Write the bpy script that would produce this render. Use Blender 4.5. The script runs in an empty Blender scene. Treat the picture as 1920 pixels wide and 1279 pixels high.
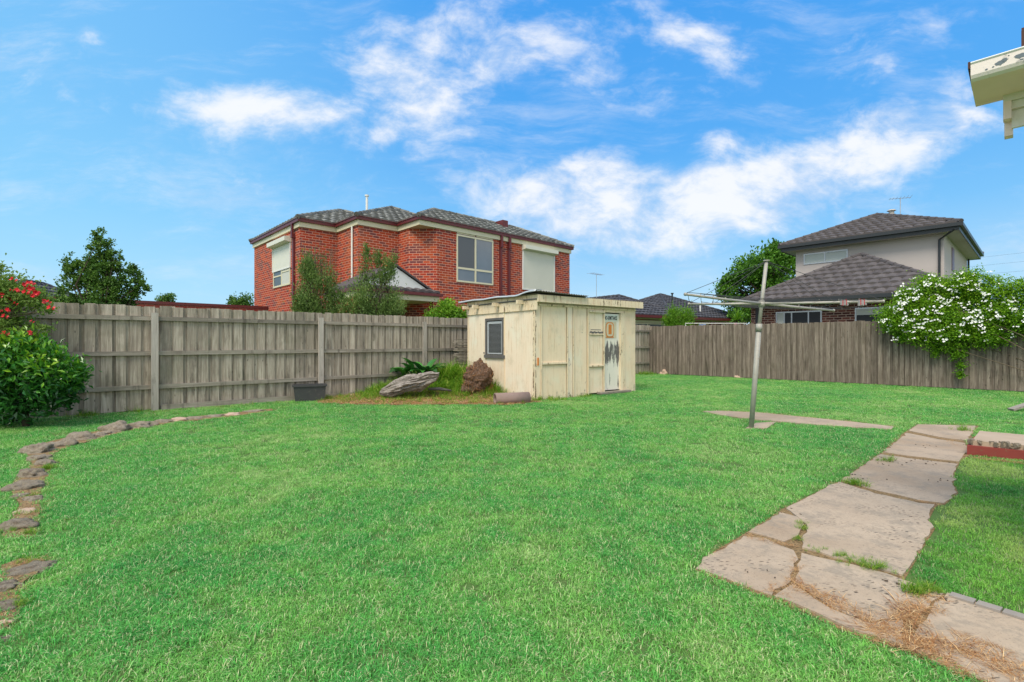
import bpy, math, random
import numpy as np
from mathutils import Vector, Matrix, noise as mn
rnd = random.Random(7)
S = bpy.context.scene
C = S.collection
PI = math.pi
EYE, FP = 1.3, 914.0                       # eye height, focal length in photo pixels (1920 wide)

def ray(px): return (px - 960) / FP
def gp(px, py):                            # survey point on flat ground
    Y = EYE * FP / (py - 638.0); return (ray(px) * Y, Y)

# ------------------------------------------------------------------ node helpers
class G:
    def __init__(s, nt): s.nt = nt; nt.nodes.clear()
    def n(s, t, ins=None, **kw):
        nd = s.nt.nodes.new(t)
        for k, v in kw.items(): setattr(nd, k, v)
        for k, v in (ins or {}).items():
            if isinstance(v, bpy.types.NodeSocket): s.nt.links.new(v, nd.inputs[k])
            else:
                sk = nd.inputs[k]
                if hasattr(sk.default_value, '__len__') and not hasattr(v, '__len__'): v = [v] * len(sk.default_value)
                if hasattr(sk.default_value, '__len__') and len(sk.default_value) == 4 and len(v) == 3: v = (*v, 1)
                sk.default_value = v
        return nd
    def m(s, op, a, b=0.0, c=0.0, clamp=False):
        return s.n('ShaderNodeMath', {0: a, 1: b, 2: c}, operation=op, use_clamp=clamp).outputs[0]
    def mix(s, f, a, b, mode='MIX'):
        return s.n('ShaderNodeMix', {0: f, 6: a, 7: b}, data_type='RGBA', blend_type=mode).outputs[2]
    def noise(s, vec, scale, detail=3, rough=.55, w=None):
        ins = {'Vector': vec, 'Scale': scale, 'Detail': detail, 'Roughness': rough}
        nd = s.n('ShaderNodeTexNoise', noise_dimensions='4D' if w is not None else '3D')
        for k, v in ins.items():
            if isinstance(v, bpy.types.NodeSocket): s.nt.links.new(v, nd.inputs[k])
            else: nd.inputs[k].default_value = v
        if w is not None: s.nt.links.new(w, nd.inputs['W'])
        return nd.outputs[0]
    def ramp(s, f, stops):
        nd = s.n('ShaderNodeValToRGB', {0: f}); e = nd.color_ramp.elements
        while len(e) < len(stops): e.new(.5)
        for i, (p, c) in enumerate(stops):
            e[i].position = p; e[i].color = (*c, 1) if hasattr(c, '__len__') else (c, c, c, 1)
        return nd.outputs[0]
    def step(s, f, lo, hi): return s.n('ShaderNodeMapRange', {0: f, 1: lo, 2: hi, 3: 0., 4: 1.}, interpolation_type='SMOOTHSTEP').outputs[0]
    def scale(s, vec, sc): return s.n('ShaderNodeMapping', {0: vec, 3: sc}).outputs[0]
    def uv(s): return s.n('ShaderNodeUVMap', uv_map='UVMap').outputs[0]
    def obj(s): return s.n('ShaderNodeTexCoord').outputs['Object']
    def pos(s): return s.n('ShaderNodeNewGeometry').outputs['Position']
    def tone(s): return s.n('ShaderNodeAttribute', attribute_name='tone').outputs['Fac']
    def out(s, col, rough=.8, bump=None, bs=.3, bd=.01, spec=.3, trans=0, metal=0, tcol=None):
        p = s.n('ShaderNodeBsdfPrincipled', {'Base Color': col, 'Roughness': rough, 'Metallic': metal})
        p.inputs['Specular IOR Level'].default_value = spec
        if bump is not None:
            b = s.n('ShaderNodeBump', {'Height': bump, 'Strength': bs, 'Distance': bd}); s.nt.links.new(b.outputs[0], p.inputs['Normal'])
        sh = p.outputs[0]
        if trans:
            t = s.n('ShaderNodeBsdfTranslucent', {0: tcol if tcol is not None else col})
            sh = s.n('ShaderNodeMixShader', {0: trans, 1: sh, 2: t.outputs[0]}).outputs[0]
        s.n('ShaderNodeOutputMaterial', {0: sh})

def mat(name):
    m = bpy.data.materials.new(name); m.use_nodes = True; return m, G(m.node_tree)
MT = {}

def plain(name, col, rough=.5, var=.12, sc=3., metal=0, spec=.4, dirt=None):
    m, g = mat(name); o = g.obj(); n = g.noise(o, sc, 5)
    c = g.mix(n, tuple(x * (1 - var) for x in col), tuple(min(1, x * (1 + var)) for x in col))
    if dirt: c = g.mix(g.m('MULTIPLY', g.step(g.noise(o, sc * 2.3, 6, .7), .56, .72), .7), c, dirt)
    g.out(c, rough, g.noise(o, sc * 12, 3), .15, .004, spec, metal=metal); MT[name] = m; return m

def wood(name, along, c0, c1, c2, moss=.0):
    m, g = mat(name); uv = g.uv(); t = g.tone(); w = g.m('MULTIPLY', t, 37.)
    st = (26, 1.3, 1) if along == 'v' else (1.3, 26, 1)
    st2 = (90, 4, 1) if along == 'v' else (4, 90, 1)
    a = g.noise(g.scale(uv, st), 1, 5, .6, w); b = g.noise(g.scale(uv, st2), 1, 4, .65, w); bl = g.noise(g.scale(uv, (3, 1.2, 1)), 1.2, 4, .6, w)
    f = g.m('ADD', g.m('MULTIPLY', a, .6), g.m('MULTIPLY', b, .4))
    c = g.ramp(f, [(.30, c0), (.5, c1), (.68, c2)])
    c = g.mix(g.step(bl, .52, .7), c, c0, 'MIX'); c = g.mix(.5, c, g.ramp(f, [(.30, c0), (.5, c1), (.68, c2)]))
    c = g.mix(g.m('MULTIPLY', g.step(g.noise(g.scale(uv, (5, .9, 1)), 1.4, 6, .7, w), .53, .66), .55), c, tuple(x * .5 for x in c0)); c = g.mix(1., c, g.ramp(t, [(0, .42), (.5, .90), (1, 1.22)]), 'MULTIPLY')
    knots = g.n('ShaderNodeTexVoronoi', {'Vector': g.scale(uv, (9, 3, 1)), 'Scale': 1.0}, voronoi_dimensions='3D').outputs[0]
    c = g.mix(g.m('MULTIPLY', g.step(knots, .10, .04), .7), c, tuple(x * .35 for x in c0))
    if moss: c = g.mix(g.m('MULTIPLY', g.step(g.noise(g.pos(), 1.6, 4, .6), .5, .66), moss), c, (.10, .115, .06))
    g.out(c, .9, f, .5, .006, .15); MT[name] = m
wood('fence_wood', 'v', (.17, .138, .105), (.37, .315, .245), (.60, .53, .425), .25)
wood('fence_wood_dark', 'v', (.085, .066, .050), (.205, .165, .132), (.37, .31, .255), .12)
wood('rail_wood', 'u', (.18, .15, .12), (.32, .28, .225), (.46, .41, .34), .2)
wood('post_wood', 'v', (.25, .22, .185), (.38, .34, .29), (.50, .455, .39))
wood('log_wood', 'u', (.07, .058, .048), (.24, .21, .18), (.48, .44, .39))
wood('bark', 'v', (.04, .03, .02), (.09, .07, .05), (.15, .12, .09))

def brick(name, c1, c2, c3, mortar, msz=.007, rust=0):
    m, g = mat(name); uv = g.uv()
    b = g.n('ShaderNodeTexBrick', {'Vector': uv, 'Color1': (0, 0, 0), 'Color2': (1, 1, 1), 'Mortar': (.5, .5, .5), 'Scale': 1., 'Mortar Size': msz, 'Mortar Smooth': .15, 'Bias': 0., 'Brick Width': .24, 'Row Height': .086})
    b.offset = .5
    sep = g.n('ShaderNodeSeparateColor', {0: b.outputs[0]}).outputs[0]
    c = g.ramp(sep, [(0, c3), (.22, c3), (.38, c1), (.7, c2), (1, c1)])
    c = g.mix(g.m('MULTIPLY', g.step(g.noise(uv, 14., 4), .5, .75), .45), c, c3)
    big = g.step(g.noise(uv, .8, 4), .42, .7)
    if rust: c = g.mix(g.m('MULTIPLY', big, rust), c, (.50, .13, .03))
    c = g.mix(b.outputs[1], c, g.mix(g.noise(uv, 5.), tuple(x * .85 for x in mortar), mortar))
    g.out(c, .85, g.m('SUBTRACT', g.noise(uv, 60.), g.m('MULTIPLY', b.outputs[1], 2.)), .5, .006, .25); MT[name] = m
brick('brick_red', (.32, .029, .016), (.47, .068, .021), (.16, .045, .045), (.66, .34, .24), .0085, .40)
brick('brick_brown', (.13, .045, .032), (.20, .07, .05), (.075, .03, .026), (.50, .36, .27), .010)
brick('brick_wall_red', (.28, .05, .04), (.36, .075, .05), (.18, .04, .035), (.36, .2, .16), .006)

def tile(name, c0, c1, lich):
    m, g = mat(name); t = g.tone(); o = g.obj()
    c = g.mix(t, c0, c1); c = g.mix(g.m('MULTIPLY', g.step(g.noise(o, 5., 6, .7), .5, .68), lich), c, tuple(min(1, x * 1.9) for x in c1))
    c = g.mix(g.m('MULTIPLY', g.step(g.noise(o, 30., 3, .7), .56, .7), .5), c, tuple(x * .6 for x in c0))
    g.out(c, .7, g.noise(o, 80.), .2, .004, .3); MT[name] = m
tile('tile_grey', (.085, .085, .075), (.24, .24, .21), .4)
tile('tile_charcoal', (.075, .064, .062), (.115, .10, .097), .15)
tile('tile_slate', (.040, .040, .046), (.085, .084, .094), .15)

plain('cream', (.70, .64, .44), .5, .05); plain('shutter_white', (.70, .68, .56), .45, .04); plain('maroon', (.13, .022, .022), .4, .15)
plain('white_paint', (.75, .74, .68), .5, .08); plain('charcoal_metal', (.03, .034, .038), .4, .1); plain('render_wall', (.50, .445, .41), .9, .07, 1.4, spec=.15)
plain('soffit_grey', (.45, .42, .38), .8, .06); plain('alu', (.42, .44, .46), .35, .05, metal=.6); plain('galv', (.40, .38, .33), .6, .25, 9., metal=.15, dirt=(.30, .17, .09))
plain('zinc', (.55, .58, .60), .45, .15, 5., metal=.3); plain('roof_iron', (.15, .135, .115), .7, .35, 6., dirt=(.16, .12, .08))
plain('planter_plastic', (.055, .055, .055), .55, .25, 8., dirt=(.14, .12, .10)); plain('clay', (.27, .19, .16), .9, .2, 7., dirt=(.13, .11, .09))
plain('wire', (.05, .05, .05), .6); plain('peg_red', (.55, .05, .06), .5); plain('peg_white', (.42, .38, .38), .5); plain('cloth_pink', (.75, .08, .35), .8); plain('cloth_blue', (.25, .35, .6), .8); plain('curtain', (.55, .56, .50), .9, .1, 8.)
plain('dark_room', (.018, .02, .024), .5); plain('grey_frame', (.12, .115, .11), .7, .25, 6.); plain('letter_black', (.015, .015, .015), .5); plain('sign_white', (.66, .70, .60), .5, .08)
plain('sticker_orange', (.62, .20, .03), .6, .25, 20.); plain('sticker_cream', (.62, .56, .38), .6, .1, 20.); plain('petal_white', (.85, .85, .80), .6, .04); plain('petal_red', (.62, .012, .025), .5, .2); plain('petal_core', (.6, .5, .1), .6)
plain('red_riser', (.26, .045, .035), .7, .15, 8., dirt=(.20, .10, .06)); plain('peeling', (.84, .73, .66), .6, .04, 8., dirt=(.13, .15, .16)); plain('eave_bounce_tint', (.97, .70, .62), .6, .05, 6.); plain('twig', (.16, .12, .08), .9, .2, 20.)  # eave cream shifted pink to offset green light bounced from the lawn
plain('terracotta_dark', (.09, .04, .03), .8, .3, 12.); plain('bare_metal', (.14, .17, .19), .6, .2, 30.); plain('joint_dark', (.20, .13, .075), .9, .4, 14.); plain('litter_dark', (.10, .07, .045), .9, .3, 20.)

m, g = mat('glass')                                    # window glass: glossy, with blue-grey sky reflection also mixed into the base colour
g.out(g.mix(g.noise(g.obj(), 1.2), (.09, .11, .13), (.17, .20, .23)), .06, spec=1.0); MT['glass'] = m
m, g = mat('glass_dim'); g.out((.09, .095, .10), .35, spec=.6); MT['glass_dim'] = m
m, g = mat('blind'); g.out((.42, .46, .42), .25, spec=.6); MT['blind'] = m

def conc(name, c0, c1, pits=1.):
    m, g = mat(name); p = g.pos(); n = g.noise(p, 1.7, 6, .65); f = g.noise(p, 28., 4, .7)
    c = g.mix(n, c0, c1); c = g.mix(g.m('MULTIPLY', f, .35), c, tuple(x * .45 for x in c0))
    st = g.step(g.noise(p, .9, 3), .45, .7)
    pv = g.n('ShaderNodeTexVoronoi', {'Vector': g.n('ShaderNodeMapping', {0: p, 2: (0, 0, .5), 3: (22, 60, 22)}).outputs[0], 'Scale': 1.}).outputs[0]
    mk = g.m('MULTIPLY', g.step(pv, .30, .18), g.m('MULTIPLY', g.step(g.noise(p, 2.2, 3), .46, .60), pits))
    c = g.mix(mk, c, (.06, .05, .04)); c = g.mix(g.m('MULTIPLY', st, .5), c, (.30, .215, .14)); c = g.mix(g.m('MULTIPLY', g.step(g.noise(p, 3.5, 8, .8), .48, .62), .6), c, (.27, .23, .18)); c = g.mix(g.m('MULTIPLY', g.step(g.noise(p, 95., 2), .6, .7), .5), c, (.16, .13, .10))
    g.out(c, .92, g.m('SUBTRACT', f, mk), .4, .006, .2); MT[name] = m
conc('concrete', (.38, .285, .20), (.62, .50, .375)); conc('concrete_plain', (.38, .28, .195), (.60, .475, .35), .4)
m, g = mat('step_slab'); p = g.pos(); g.out(g.mix(g.noise(p, 3., 5), (.34, .25, .17), (.52, .41, .30)), .9, g.noise(p, 40.), .3, .005); MT['step_slab'] = m

m, g = mat('soil'); p = g.pos()                        # ground sheet: soil under turf
c = g.mix(g.noise(p, 3., 6, .7), (.06, .13, .035), (.13, .22, .06)); c = g.mix(g.m('MULTIPLY', g.step(g.noise(p, 40., 3), .5, .7), .5), c, (.13, .12, .06))
g.out(c, 1., g.noise(p, 60.), .6, .02, .1); MT['soil'] = m
m, g = mat('bed'); p = g.pos()
c = g.mix(g.noise(p, 6., 6, .7), (.20, .13, .065), (.42, .29, .15)); c = g.mix(g.step(g.noise(p, 50., 4), .45, .7), c, (.13, .09, .05))
g.out(c, 1., g.noise(p, 50., 5), .9, .03, .1); MT['bed'] = m
m, g = mat('rock'); o = g.obj(); t = g.tone()
c = g.mix(g.noise(g.pos(), 9., 6, .7), (.17, .14, .10), (.54, .46, .35)); c = g.mix(g.m('MULTIPLY', g.step(g.noise(g.pos(), 4., 3), .55, .75), .4), c, (.30, .22, .16))
c = g.mix(g.m('MULTIPLY', g.step(g.noise(g.pos(), 26., 5, .8), .5, .62), .6), c, (.15, .105, .075)); g.out(c, .95, g.noise(g.pos(), 45., 6, .8), 1., .03, .1); MT['rock'] = m
m, g = mat('rock_pale')
c = g.mix(g.noise(g.pos(), 9., 6, .7), (.38, .25, .18), (.60, .45, .35)); g.out(c, .9, g.noise(g.pos(), 45., 6, .7), .7, .01, .2); MT['rock_pale'] = m
m, g = mat('rootball')
c = g.ramp(g.noise(g.pos(), 30., 6, .75), [(.3, (.05, .028, .018)), (.5, (.18, .11, .075)), (.7, (.38, .27, .19))]); g.out(c, 1., g.noise(g.pos(), 38., 6, .8), 1., .04, .1); MT['rootball'] = m

def leafmat(name, stops, trans=.3, rough=.5, spec=.35):
    m, g = mat(name); t = g.tone(); c = g.ramp(t, stops)
    g.out(c, rough, trans=trans, spec=spec); MT[name] = m
leafmat('leaf_tree', [(0, (.030, .075, .014)), (.5, (.08, .18, .025)), (.85, (.17, .30, .04)), (1, (.32, .24, .08))])
leafmat('leaf_tree_bright', [(0, (.035, .10, .010)), (.5, (.09, .24, .018)), (1, (.20, .40, .04))])
leafmat('leaf_olive', [(0, (.07, .12, .03)), (.5, (.15, .25, .055)), (.85, (.27, .36, .09)), (1, (.42, .40, .16))])
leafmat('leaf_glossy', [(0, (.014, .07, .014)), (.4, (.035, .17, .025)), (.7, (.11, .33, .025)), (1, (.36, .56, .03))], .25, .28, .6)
leafmat('leaf_lime', [(0, (.07, .18, .012)), (.5, (.15, .34, .02)), (1, (.32, .52, .04))])
leafmat('leaf_climber', [(0, (.06, .16, .008)), (.5, (.17, .37, .014)), (1, (.40, .60, .03))])
leafmat('leaf_strap', [(0, (.02, .10, .02)), (1, (.08, .30, .045))], .15, .3, .6)
leafmat('leaf_red', [(0, (.10, .20, .03)), (1, (.32, .45, .09))])

m, g = mat('grass'); p = g.pos(); t = g.tone(); r = g.n('ShaderNodeObjectInfo').outputs['Random']
big = g.noise(p, .55, 3, .5); mid = g.noise(p, 2.6, 4, .6); v = g.m('ADD', g.m('MULTIPLY', big, .55), g.m('MULTIPLY', mid, .45))
c = g.ramp(v, [(.36, (.05, .40, .085)), (.46, (.115, .51, .10)), (.55, (.24, .60, .12)), (.65, (.46, .69, .24))])
c = g.mix(1., c, g.ramp(t, [(0, .38), (.4, .9), (.8, 1.3), (1, 1.45)]), 'MULTIPLY')
c = g.mix(g.step(t, .85, .88), c, (.78, .80, .45)); c = g.mix(g.m('MULTIPLY', r, .22), c, (.40, .64, .14))
g.out(c, .6, trans=.35, spec=.25); MT['grass'] = m
m, g = mat('grass_right'); p = g.pos(); t = g.tone(); v = g.noise(p, 1.1, 3, .5)
c = g.ramp(v, [(.38, (.12, .44, .08)), (.5, (.27, .60, .09)), (.62, (.50, .70, .18))])
c = g.mix(1., c, g.ramp(t, [(0, .5), (.5, .95), (1, 1.4)]), 'MULTIPLY'); c = g.mix(g.step(t, .86, .9), c, (.5, .5, .28))
g.out(c, .6, trans=.35, spec=.25); MT['grass_right'] = m
leafmat('weed', [(0, (.06, .20, .012)), (.6, (.20, .42, .02)), (1, (.55, .60, .12))], .4)
leafmat('straw', [(0, (.22, .08, .025)), (.5, (.56, .28, .10)), (1, (.80, .58, .30))], .2)

# ------------------------------------------------------------------ mesh builder
class MB:
    def __init__(s): s.v = []; s.f = []; s.t = []; s.mi = []; s.sm = False
    def face(s, pts, t=.5, mi=0):
        b = len(s.v); s.v += [tuple(p) for p in pts]; s.f.append(tuple(range(b, b + len(pts)))); s.t.append(t); s.mi.append(mi)
    def box(s, x0, x1, y0, y1, z0, z1, t=.5, mi=0):
        s.hexa([(x0, y0, z0), (x1, y0, z0), (x1, y1, z0), (x0, y1, z0), (x0, y0, z1), (x1, y0, z1), (x1, y1, z1), (x0, y1, z1)], t, mi); return s
    def hexa(s, p, t=.5, mi=0):
        b = len(s.v); s.v += [tuple(q) for q in p]
        for f in ((3, 2, 1, 0), (4, 5, 6, 7), (0, 1, 5, 4), (1, 2, 6, 5), (2, 3, 7, 6), (3, 0, 4, 7)):
            s.f.append(tuple(b + i for i in f)); s.t.append(t); s.mi.append(mi)
        return s
    def bar(s, a, b, w, h, t=.5, up=(0, 0, 1), mi=0):
        a, b = Vector(a), Vector(b); d = (b - a).normalized(); sd = d.cross(Vector(up))
        if sd.length < 1e-4: sd = d.cross(Vector((1, 0, 0)))
        sd.normalize(); u = sd.cross(d); sd *= w / 2; u *= h / 2
        s.hexa([a - sd - u, a + sd - u, b + sd - u, b - sd - u, a - sd + u, a + sd + u, b + sd + u, b - sd + u], t, mi); return s
    def tube(s, pts, rad, n=8, t=.5, cap=True, mi=0):
        pts = [Vector(p) for p in pts]
        if not hasattr(rad, '__len__'): rad = [rad] * len(pts)
        rings = []
        for i, p in enumerate(pts):
            d = (pts[min(i + 1, len(pts) - 1)] - pts[max(i - 1, 0)]).normalized()
            a = d.cross(Vector((0, 0, 1)));
            if a.length < .05: a = d.cross(Vector((1, 0, 0)))
            a.normalize(); c = d.cross(a); r0 = len(s.v)
            for k in range(n):
                q = 2 * PI * k / n; s.v.append(tuple(p + a * math.cos(q) * rad[i] + c * math.sin(q) * rad[i]))
            rings.append(r0)
        for r0, r1 in zip(rings, rings[1:]):
            for k in range(n): s.f.append((r0 + k, r0 + (k + 1) % n, r1 + (k + 1) % n, r1 + k)); s.t.append(t); s.mi.append(mi)
        if cap:
            s.f.append(tuple(rings[0] + k for k in range(n))[::-1]); s.t.append(t); s.mi.append(mi)
            s.f.append(tuple(rings[-1] + k for k in range(n))); s.t.append(t); s.mi.append(mi)
        return s
    def prism(s, poly, z0, z1, t=.5, mi=0):
        n = len(poly); b = len(s.v)
        if sum(poly[i][0] * poly[(i + 1) % n][1] - poly[(i + 1) % n][0] * poly[i][1] for i in range(n)) < 0: poly = poly[::-1]
        s.v += [(x, y, z0) for x, y in poly] + [(x, y, z1) for x, y in poly]
        s.f.append(tuple(b + i for i in range(n))[::-1]); s.f.append(tuple(b + n + i for i in range(n)))
        for i in range(n): j = (i + 1) % n; s.f.append((b + i, b + j, b + n + j, b + n + i))
        s.t += [t] * (n + 2); s.mi += [mi] * (n + 2); return s
    def raw(s, v, f, t, mi=0):
        b = len(s.v); s.v += [tuple(q) for q in v]; s.f += [tuple(b + i for i in q) for q in f]; s.t += list(t); s.mi += [mi] * len(f); return s
    def build(s, name, material, parent=None, smooth=False, loc=None):
        me = bpy.data.meshes.new(name); me.from_pydata(s.v, [], s.f)
        mats = material if isinstance(material, (list, tuple)) else [material]
        for q in mats: me.materials.append(MT[q])
        a = me.attributes.new('tone', 'FLOAT', 'FACE'); a.data.foreach_set('value', np.array(s.t, dtype=np.float32))
        if len(mats) > 1: me.polygons.foreach_set('material_index', s.mi)
        me.update()
        uvl = me.uv_layers.new(name='UVMap')
        nl = len(me.loops); co = np.empty(len(me.vertices) * 3); me.vertices.foreach_get('co', co); co = co.reshape(-1, 3)
        vi = np.empty(nl, dtype=np.int32); me.loops.foreach_get('vertex_index', vi)
        nr = np.empty(len(me.polygons) * 3); me.polygons.foreach_get('normal', nr); nr = nr.reshape(-1, 3)
        lt = np.empty(len(me.polygons), dtype=np.int32); me.polygons.foreach_get('loop_total', lt)
        N = np.repeat(nr, lt, axis=0); P = co[vi]; hz = np.hypot(N[:, 0], N[:, 1]) + 1e-9
        flat = np.abs(N[:, 2]) > .75
        u = (P[:, 0] * -N[:, 1] + P[:, 1] * N[:, 0]) / hz; w = P[:, 2].copy()
        u[flat] = P[flat, 0]; w[flat] = P[flat, 1]
        uvl.data.foreach_set('uv', np.stack([u, w], 1).ravel())
        if smooth: me.shade_smooth()
        o = bpy.data.objects.new(name, me); C.objects.link(o)
        if parent: o.parent = parent
        if loc: o.location = loc
        return o

def tag(o, label, cat, group=None):
    o['label'] = label; o['category'] = cat
    if group: o['group'] = group
    return o
def thing(name, label, cat, loc=(0, 0, 0), rz=0., group=None):
    o = bpy.data.objects.new(name, None); C.objects.link(o); o.location = loc; o.rotation_euler = (0, 0, rz); o.empty_display_size = .2
    return tag(o, label, cat, group)
def struct(o): o['kind'] = 'structure'; return o

def inpoly(px, py, poly):
    ins = np.zeros(px.shape, bool); n = len(poly); j = n - 1
    for i in range(n):
        xi, yi = poly[i]; xj, yj = poly[j]
        c = ((yi > py) != (yj > py)) & (px < (xj - xi) * (py - yi) / (yj - yi + 1e-12) + xi); ins ^= c; j = i
    return ins
def offset(poly, d):
    n = len(poly); A = sum(poly[i][0] * poly[(i + 1) % n][1] - poly[(i + 1) % n][0] * poly[i][1] for i in range(n))
    if A < 0: poly = poly[::-1]
    out = []
    for i in range(n):
        p0, p1, p2 = Vector(poly[i - 1]), Vector(poly[i]), Vector(poly[(i + 1) % n])
        e1 = (p1 - p0).normalized(); e2 = (p2 - p1).normalized(); n1 = Vector((e1.y, -e1.x)); n2 = Vector((e2.y, -e2.x))
        k = n1 + n2; k = k / max(.2, k.length_squared / 2); out.append(tuple(p1 + k * d))
    return out

# ------------------------------------------------------------------ foliage
def leaf_mesh(mb, cen, axis, nrm, L, Wd, tone, fold=.25):
    # arrays: cen, axis, nrm (n,3); L, Wd, tone (n,)
    side = np.cross(axis, nrm); side /= np.linalg.norm(side, axis=1)[:, None] + 1e-9; nr = np.cross(side, axis)
    L = L[:, None]; Wd = Wd[:, None]
    b = cen - axis * L * .5; tp = cen + axis * L * .5 - nr * L * .12; l = cen + side * Wd * .5 + nr * Wd * fold; r = cen - side * Wd * .5 + nr * Wd * fold
    n = len(cen); V = np.stack([b, l, tp, r], 1).reshape(-1, 3); k = np.arange(n) * 4
    F = np.concatenate([np.stack([k, k + 2, k + 1], 1), np.stack([k, k + 3, k + 2], 1)])
    mb.raw(V.tolist(), F.tolist(), np.concatenate([tone, tone]).tolist())
def crown_pts(blobs, n, rs, sub=14, tight=.24, spike=0.):
    """blobs: (x,y,z,rx,ry,rz); returns leaf centres, outward dirs and clump tones"""
    w = np.array([(b[3] * b[4] * b[5]) ** (2 / 3) for b in blobs]); w /= w.sum(); P = []; O = []; T = []; cl = []
    for b, k in zip(blobs, w):
        nb = int(n * k); ns = max(4, int(sub)); c0 = np.array(b[:3]); R = np.array(b[3:6])
        d = rs.normal(size=(ns, 3)); d /= np.linalg.norm(d, axis=1)[:, None]; rr = rs.uniform(.35, 1., (ns, 1)) ** .6; sc = c0 + d * rr * R * .85
        ct = rs.uniform(.15, .8, ns); q = rs.integers(0, ns, nb); s = rs.normal(size=(nb, 3)) * tight * R.mean() * rs.uniform(.6, 1.25, ns)[q][:, None]
        s[:, 2] *= 1 + spike
        p = sc[q] + s; o = (p - c0) / R; P.append(p); O.append(o / (np.linalg.norm(o, axis=1)[:, None] + 1e-6)); T.append(ct[q]); cl += [tuple(x) for x in sc]
    return np.concatenate(P), np.concatenate(O), np.concatenate(T), cl
def foliage(name, material, blobs, n, L, W, seed, parent=None, up=.35, sub=14, tight=.24, spike=0., top=.0, zmin=.05, clip=None):
    rs = np.random.default_rng(seed); P, O, T, cl = crown_pts(blobs, n, rs, sub, tight, spike)
    k = P[:, 2] > zmin
    if clip is not None: k &= clip(P)
    P, O, T = P[k], O[k], T[k]; m_ = len(P)
    ax = O * .6 + rs.normal(size=(m_, 3)) * .55 + np.array([0, 0, up]); ax /= np.linalg.norm(ax, axis=1)[:, None]
    nr = O * .5 + rs.normal(size=(m_, 3)) * .5 + np.array([0, 0, .7]); nr /= np.linalg.norm(nr, axis=1)[:, None]
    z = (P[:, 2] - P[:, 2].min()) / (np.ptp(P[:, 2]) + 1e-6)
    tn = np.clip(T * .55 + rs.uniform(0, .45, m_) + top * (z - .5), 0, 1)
    mb = MB(); leaf_mesh(mb, P, ax, nr, L * rs.uniform(.6, 1.3, m_), W * rs.uniform(.7, 1.25, m_), tn)
    return mb.build(name, material, parent), cl
def branches(mb, base, targets, r0, rs, bend=.15):
    for tg in targets:
        a = Vector(base); b = Vector(tg); L = (b - a).length; mid = a.lerp(b, .5) + Vector((rs.uniform(-1, 1), rs.uniform(-1, 1), rs.uniform(0, .6))) * L * bend
        mb.tube([a, a.lerp(mid, .6) , mid, mid.lerp(b, .6), b], [r0, r0 * .8, r0 * .55, r0 * .35, r0 * .12], 5)
def plant(name, label, cat, loc, mat_, blobs, n, L, W, seed, trunk=None, tr=.06, group=None, nb=14, **kw):
    root = thing(name, label, cat, loc, 0, group)
    cr, cl = foliage('crown' if cat == 'tree' else 'foliage', mat_, blobs, n, L, W, seed, root, **kw)
    r2 = random.Random(seed); mb = MB(); th = trunk or .5
    mb.tube([(0, 0, -.05), (r2.uniform(-.03, .03), 0, th * .5), (r2.uniform(-.05, .05), 0, th)], [tr * 1.3, tr, tr * .8], 8)
    branches(mb, (0, 0, th * .9), r2.sample(cl, min(nb, len(cl))), tr * .55, r2)
    mb.build('trunk' if cat == 'tree' else 'stems', 'bark', root, True); return root

# ------------------------------------------------------------------ roofs
def tile_face(mb, O, a, n, Ln, w, pitch, z0, capd, l0=1., l1=1., tw=.30, rw=.34, amp=.045):
    """eave edge from O along a (len Ln); n points up-slope; left/right limits shrink by l0,l1 per metre"""
    R = random.Random(int(Ln * 100)); rows = max(1, int(math.ceil(capd / rw))); st = tw / 5
    for r in range(rows):
        d0 = r * rw; d1 = min((r + 1) * rw + .02, capd)
        if d1 <= d0 + .02: continue
        ka, kb = l0 * d0, Ln - l1 * d0; ja, jb = l0 * d1, Ln - l1 * d1
        if kb - ka < .05: break
        i0 = int(math.floor(ka / st)); i1 = int(math.ceil(kb / st)); prev = None
        for i in range(i0, i1 + 1):
            x = i * st; xa = min(max(x, ka), kb); xb = min(max(x, ja), max(jb, ja))
            wv = lambda q: amp * abs(math.sin(PI * (q / tw + .5 * (r % 2)))) ** .7
            pa = (O[0] + a[0] * xa + n[0] * d0, O[1] + a[1] * xa + n[1] * d0, z0 + pitch * d0 + .058 + wv(xa))
            pb = (O[0] + a[0] * xb + n[0] * d1, O[1] + a[1] * xb + n[1] * d1, z0 + pitch * d1 + wv(xb))
            pc = (pa[0], pa[1], pa[2] - .08)
            tidx = int(math.floor(x / tw + .5 * (r % 2) - 1e-4))
            if prev:
                t = ((tidx * 7919 + r * 104729) % 97) / 97
                mb.face([prev[0], pa, pb, prev[1]], t); mb.face([prev[2], pc, pa, prev[0]], t * .5)
            prev = (pa, pb, pc)
def caps(mb, a, b, r=.075, seg=.36):
    a, b = Vector(a), Vector(b); L = (b - a).length; n = max(1, int(L / seg)); d = (b - a) / n
    for i in range(n):
        p = a + d * i; q = a + d * (i + 1.12) if i < n - 1 else b
        mb.tube([p + Vector((0, 0, .01)), q + Vector((0, 0, .01))], [r * 1.15, r * .88], 8, rnd.random())
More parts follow.
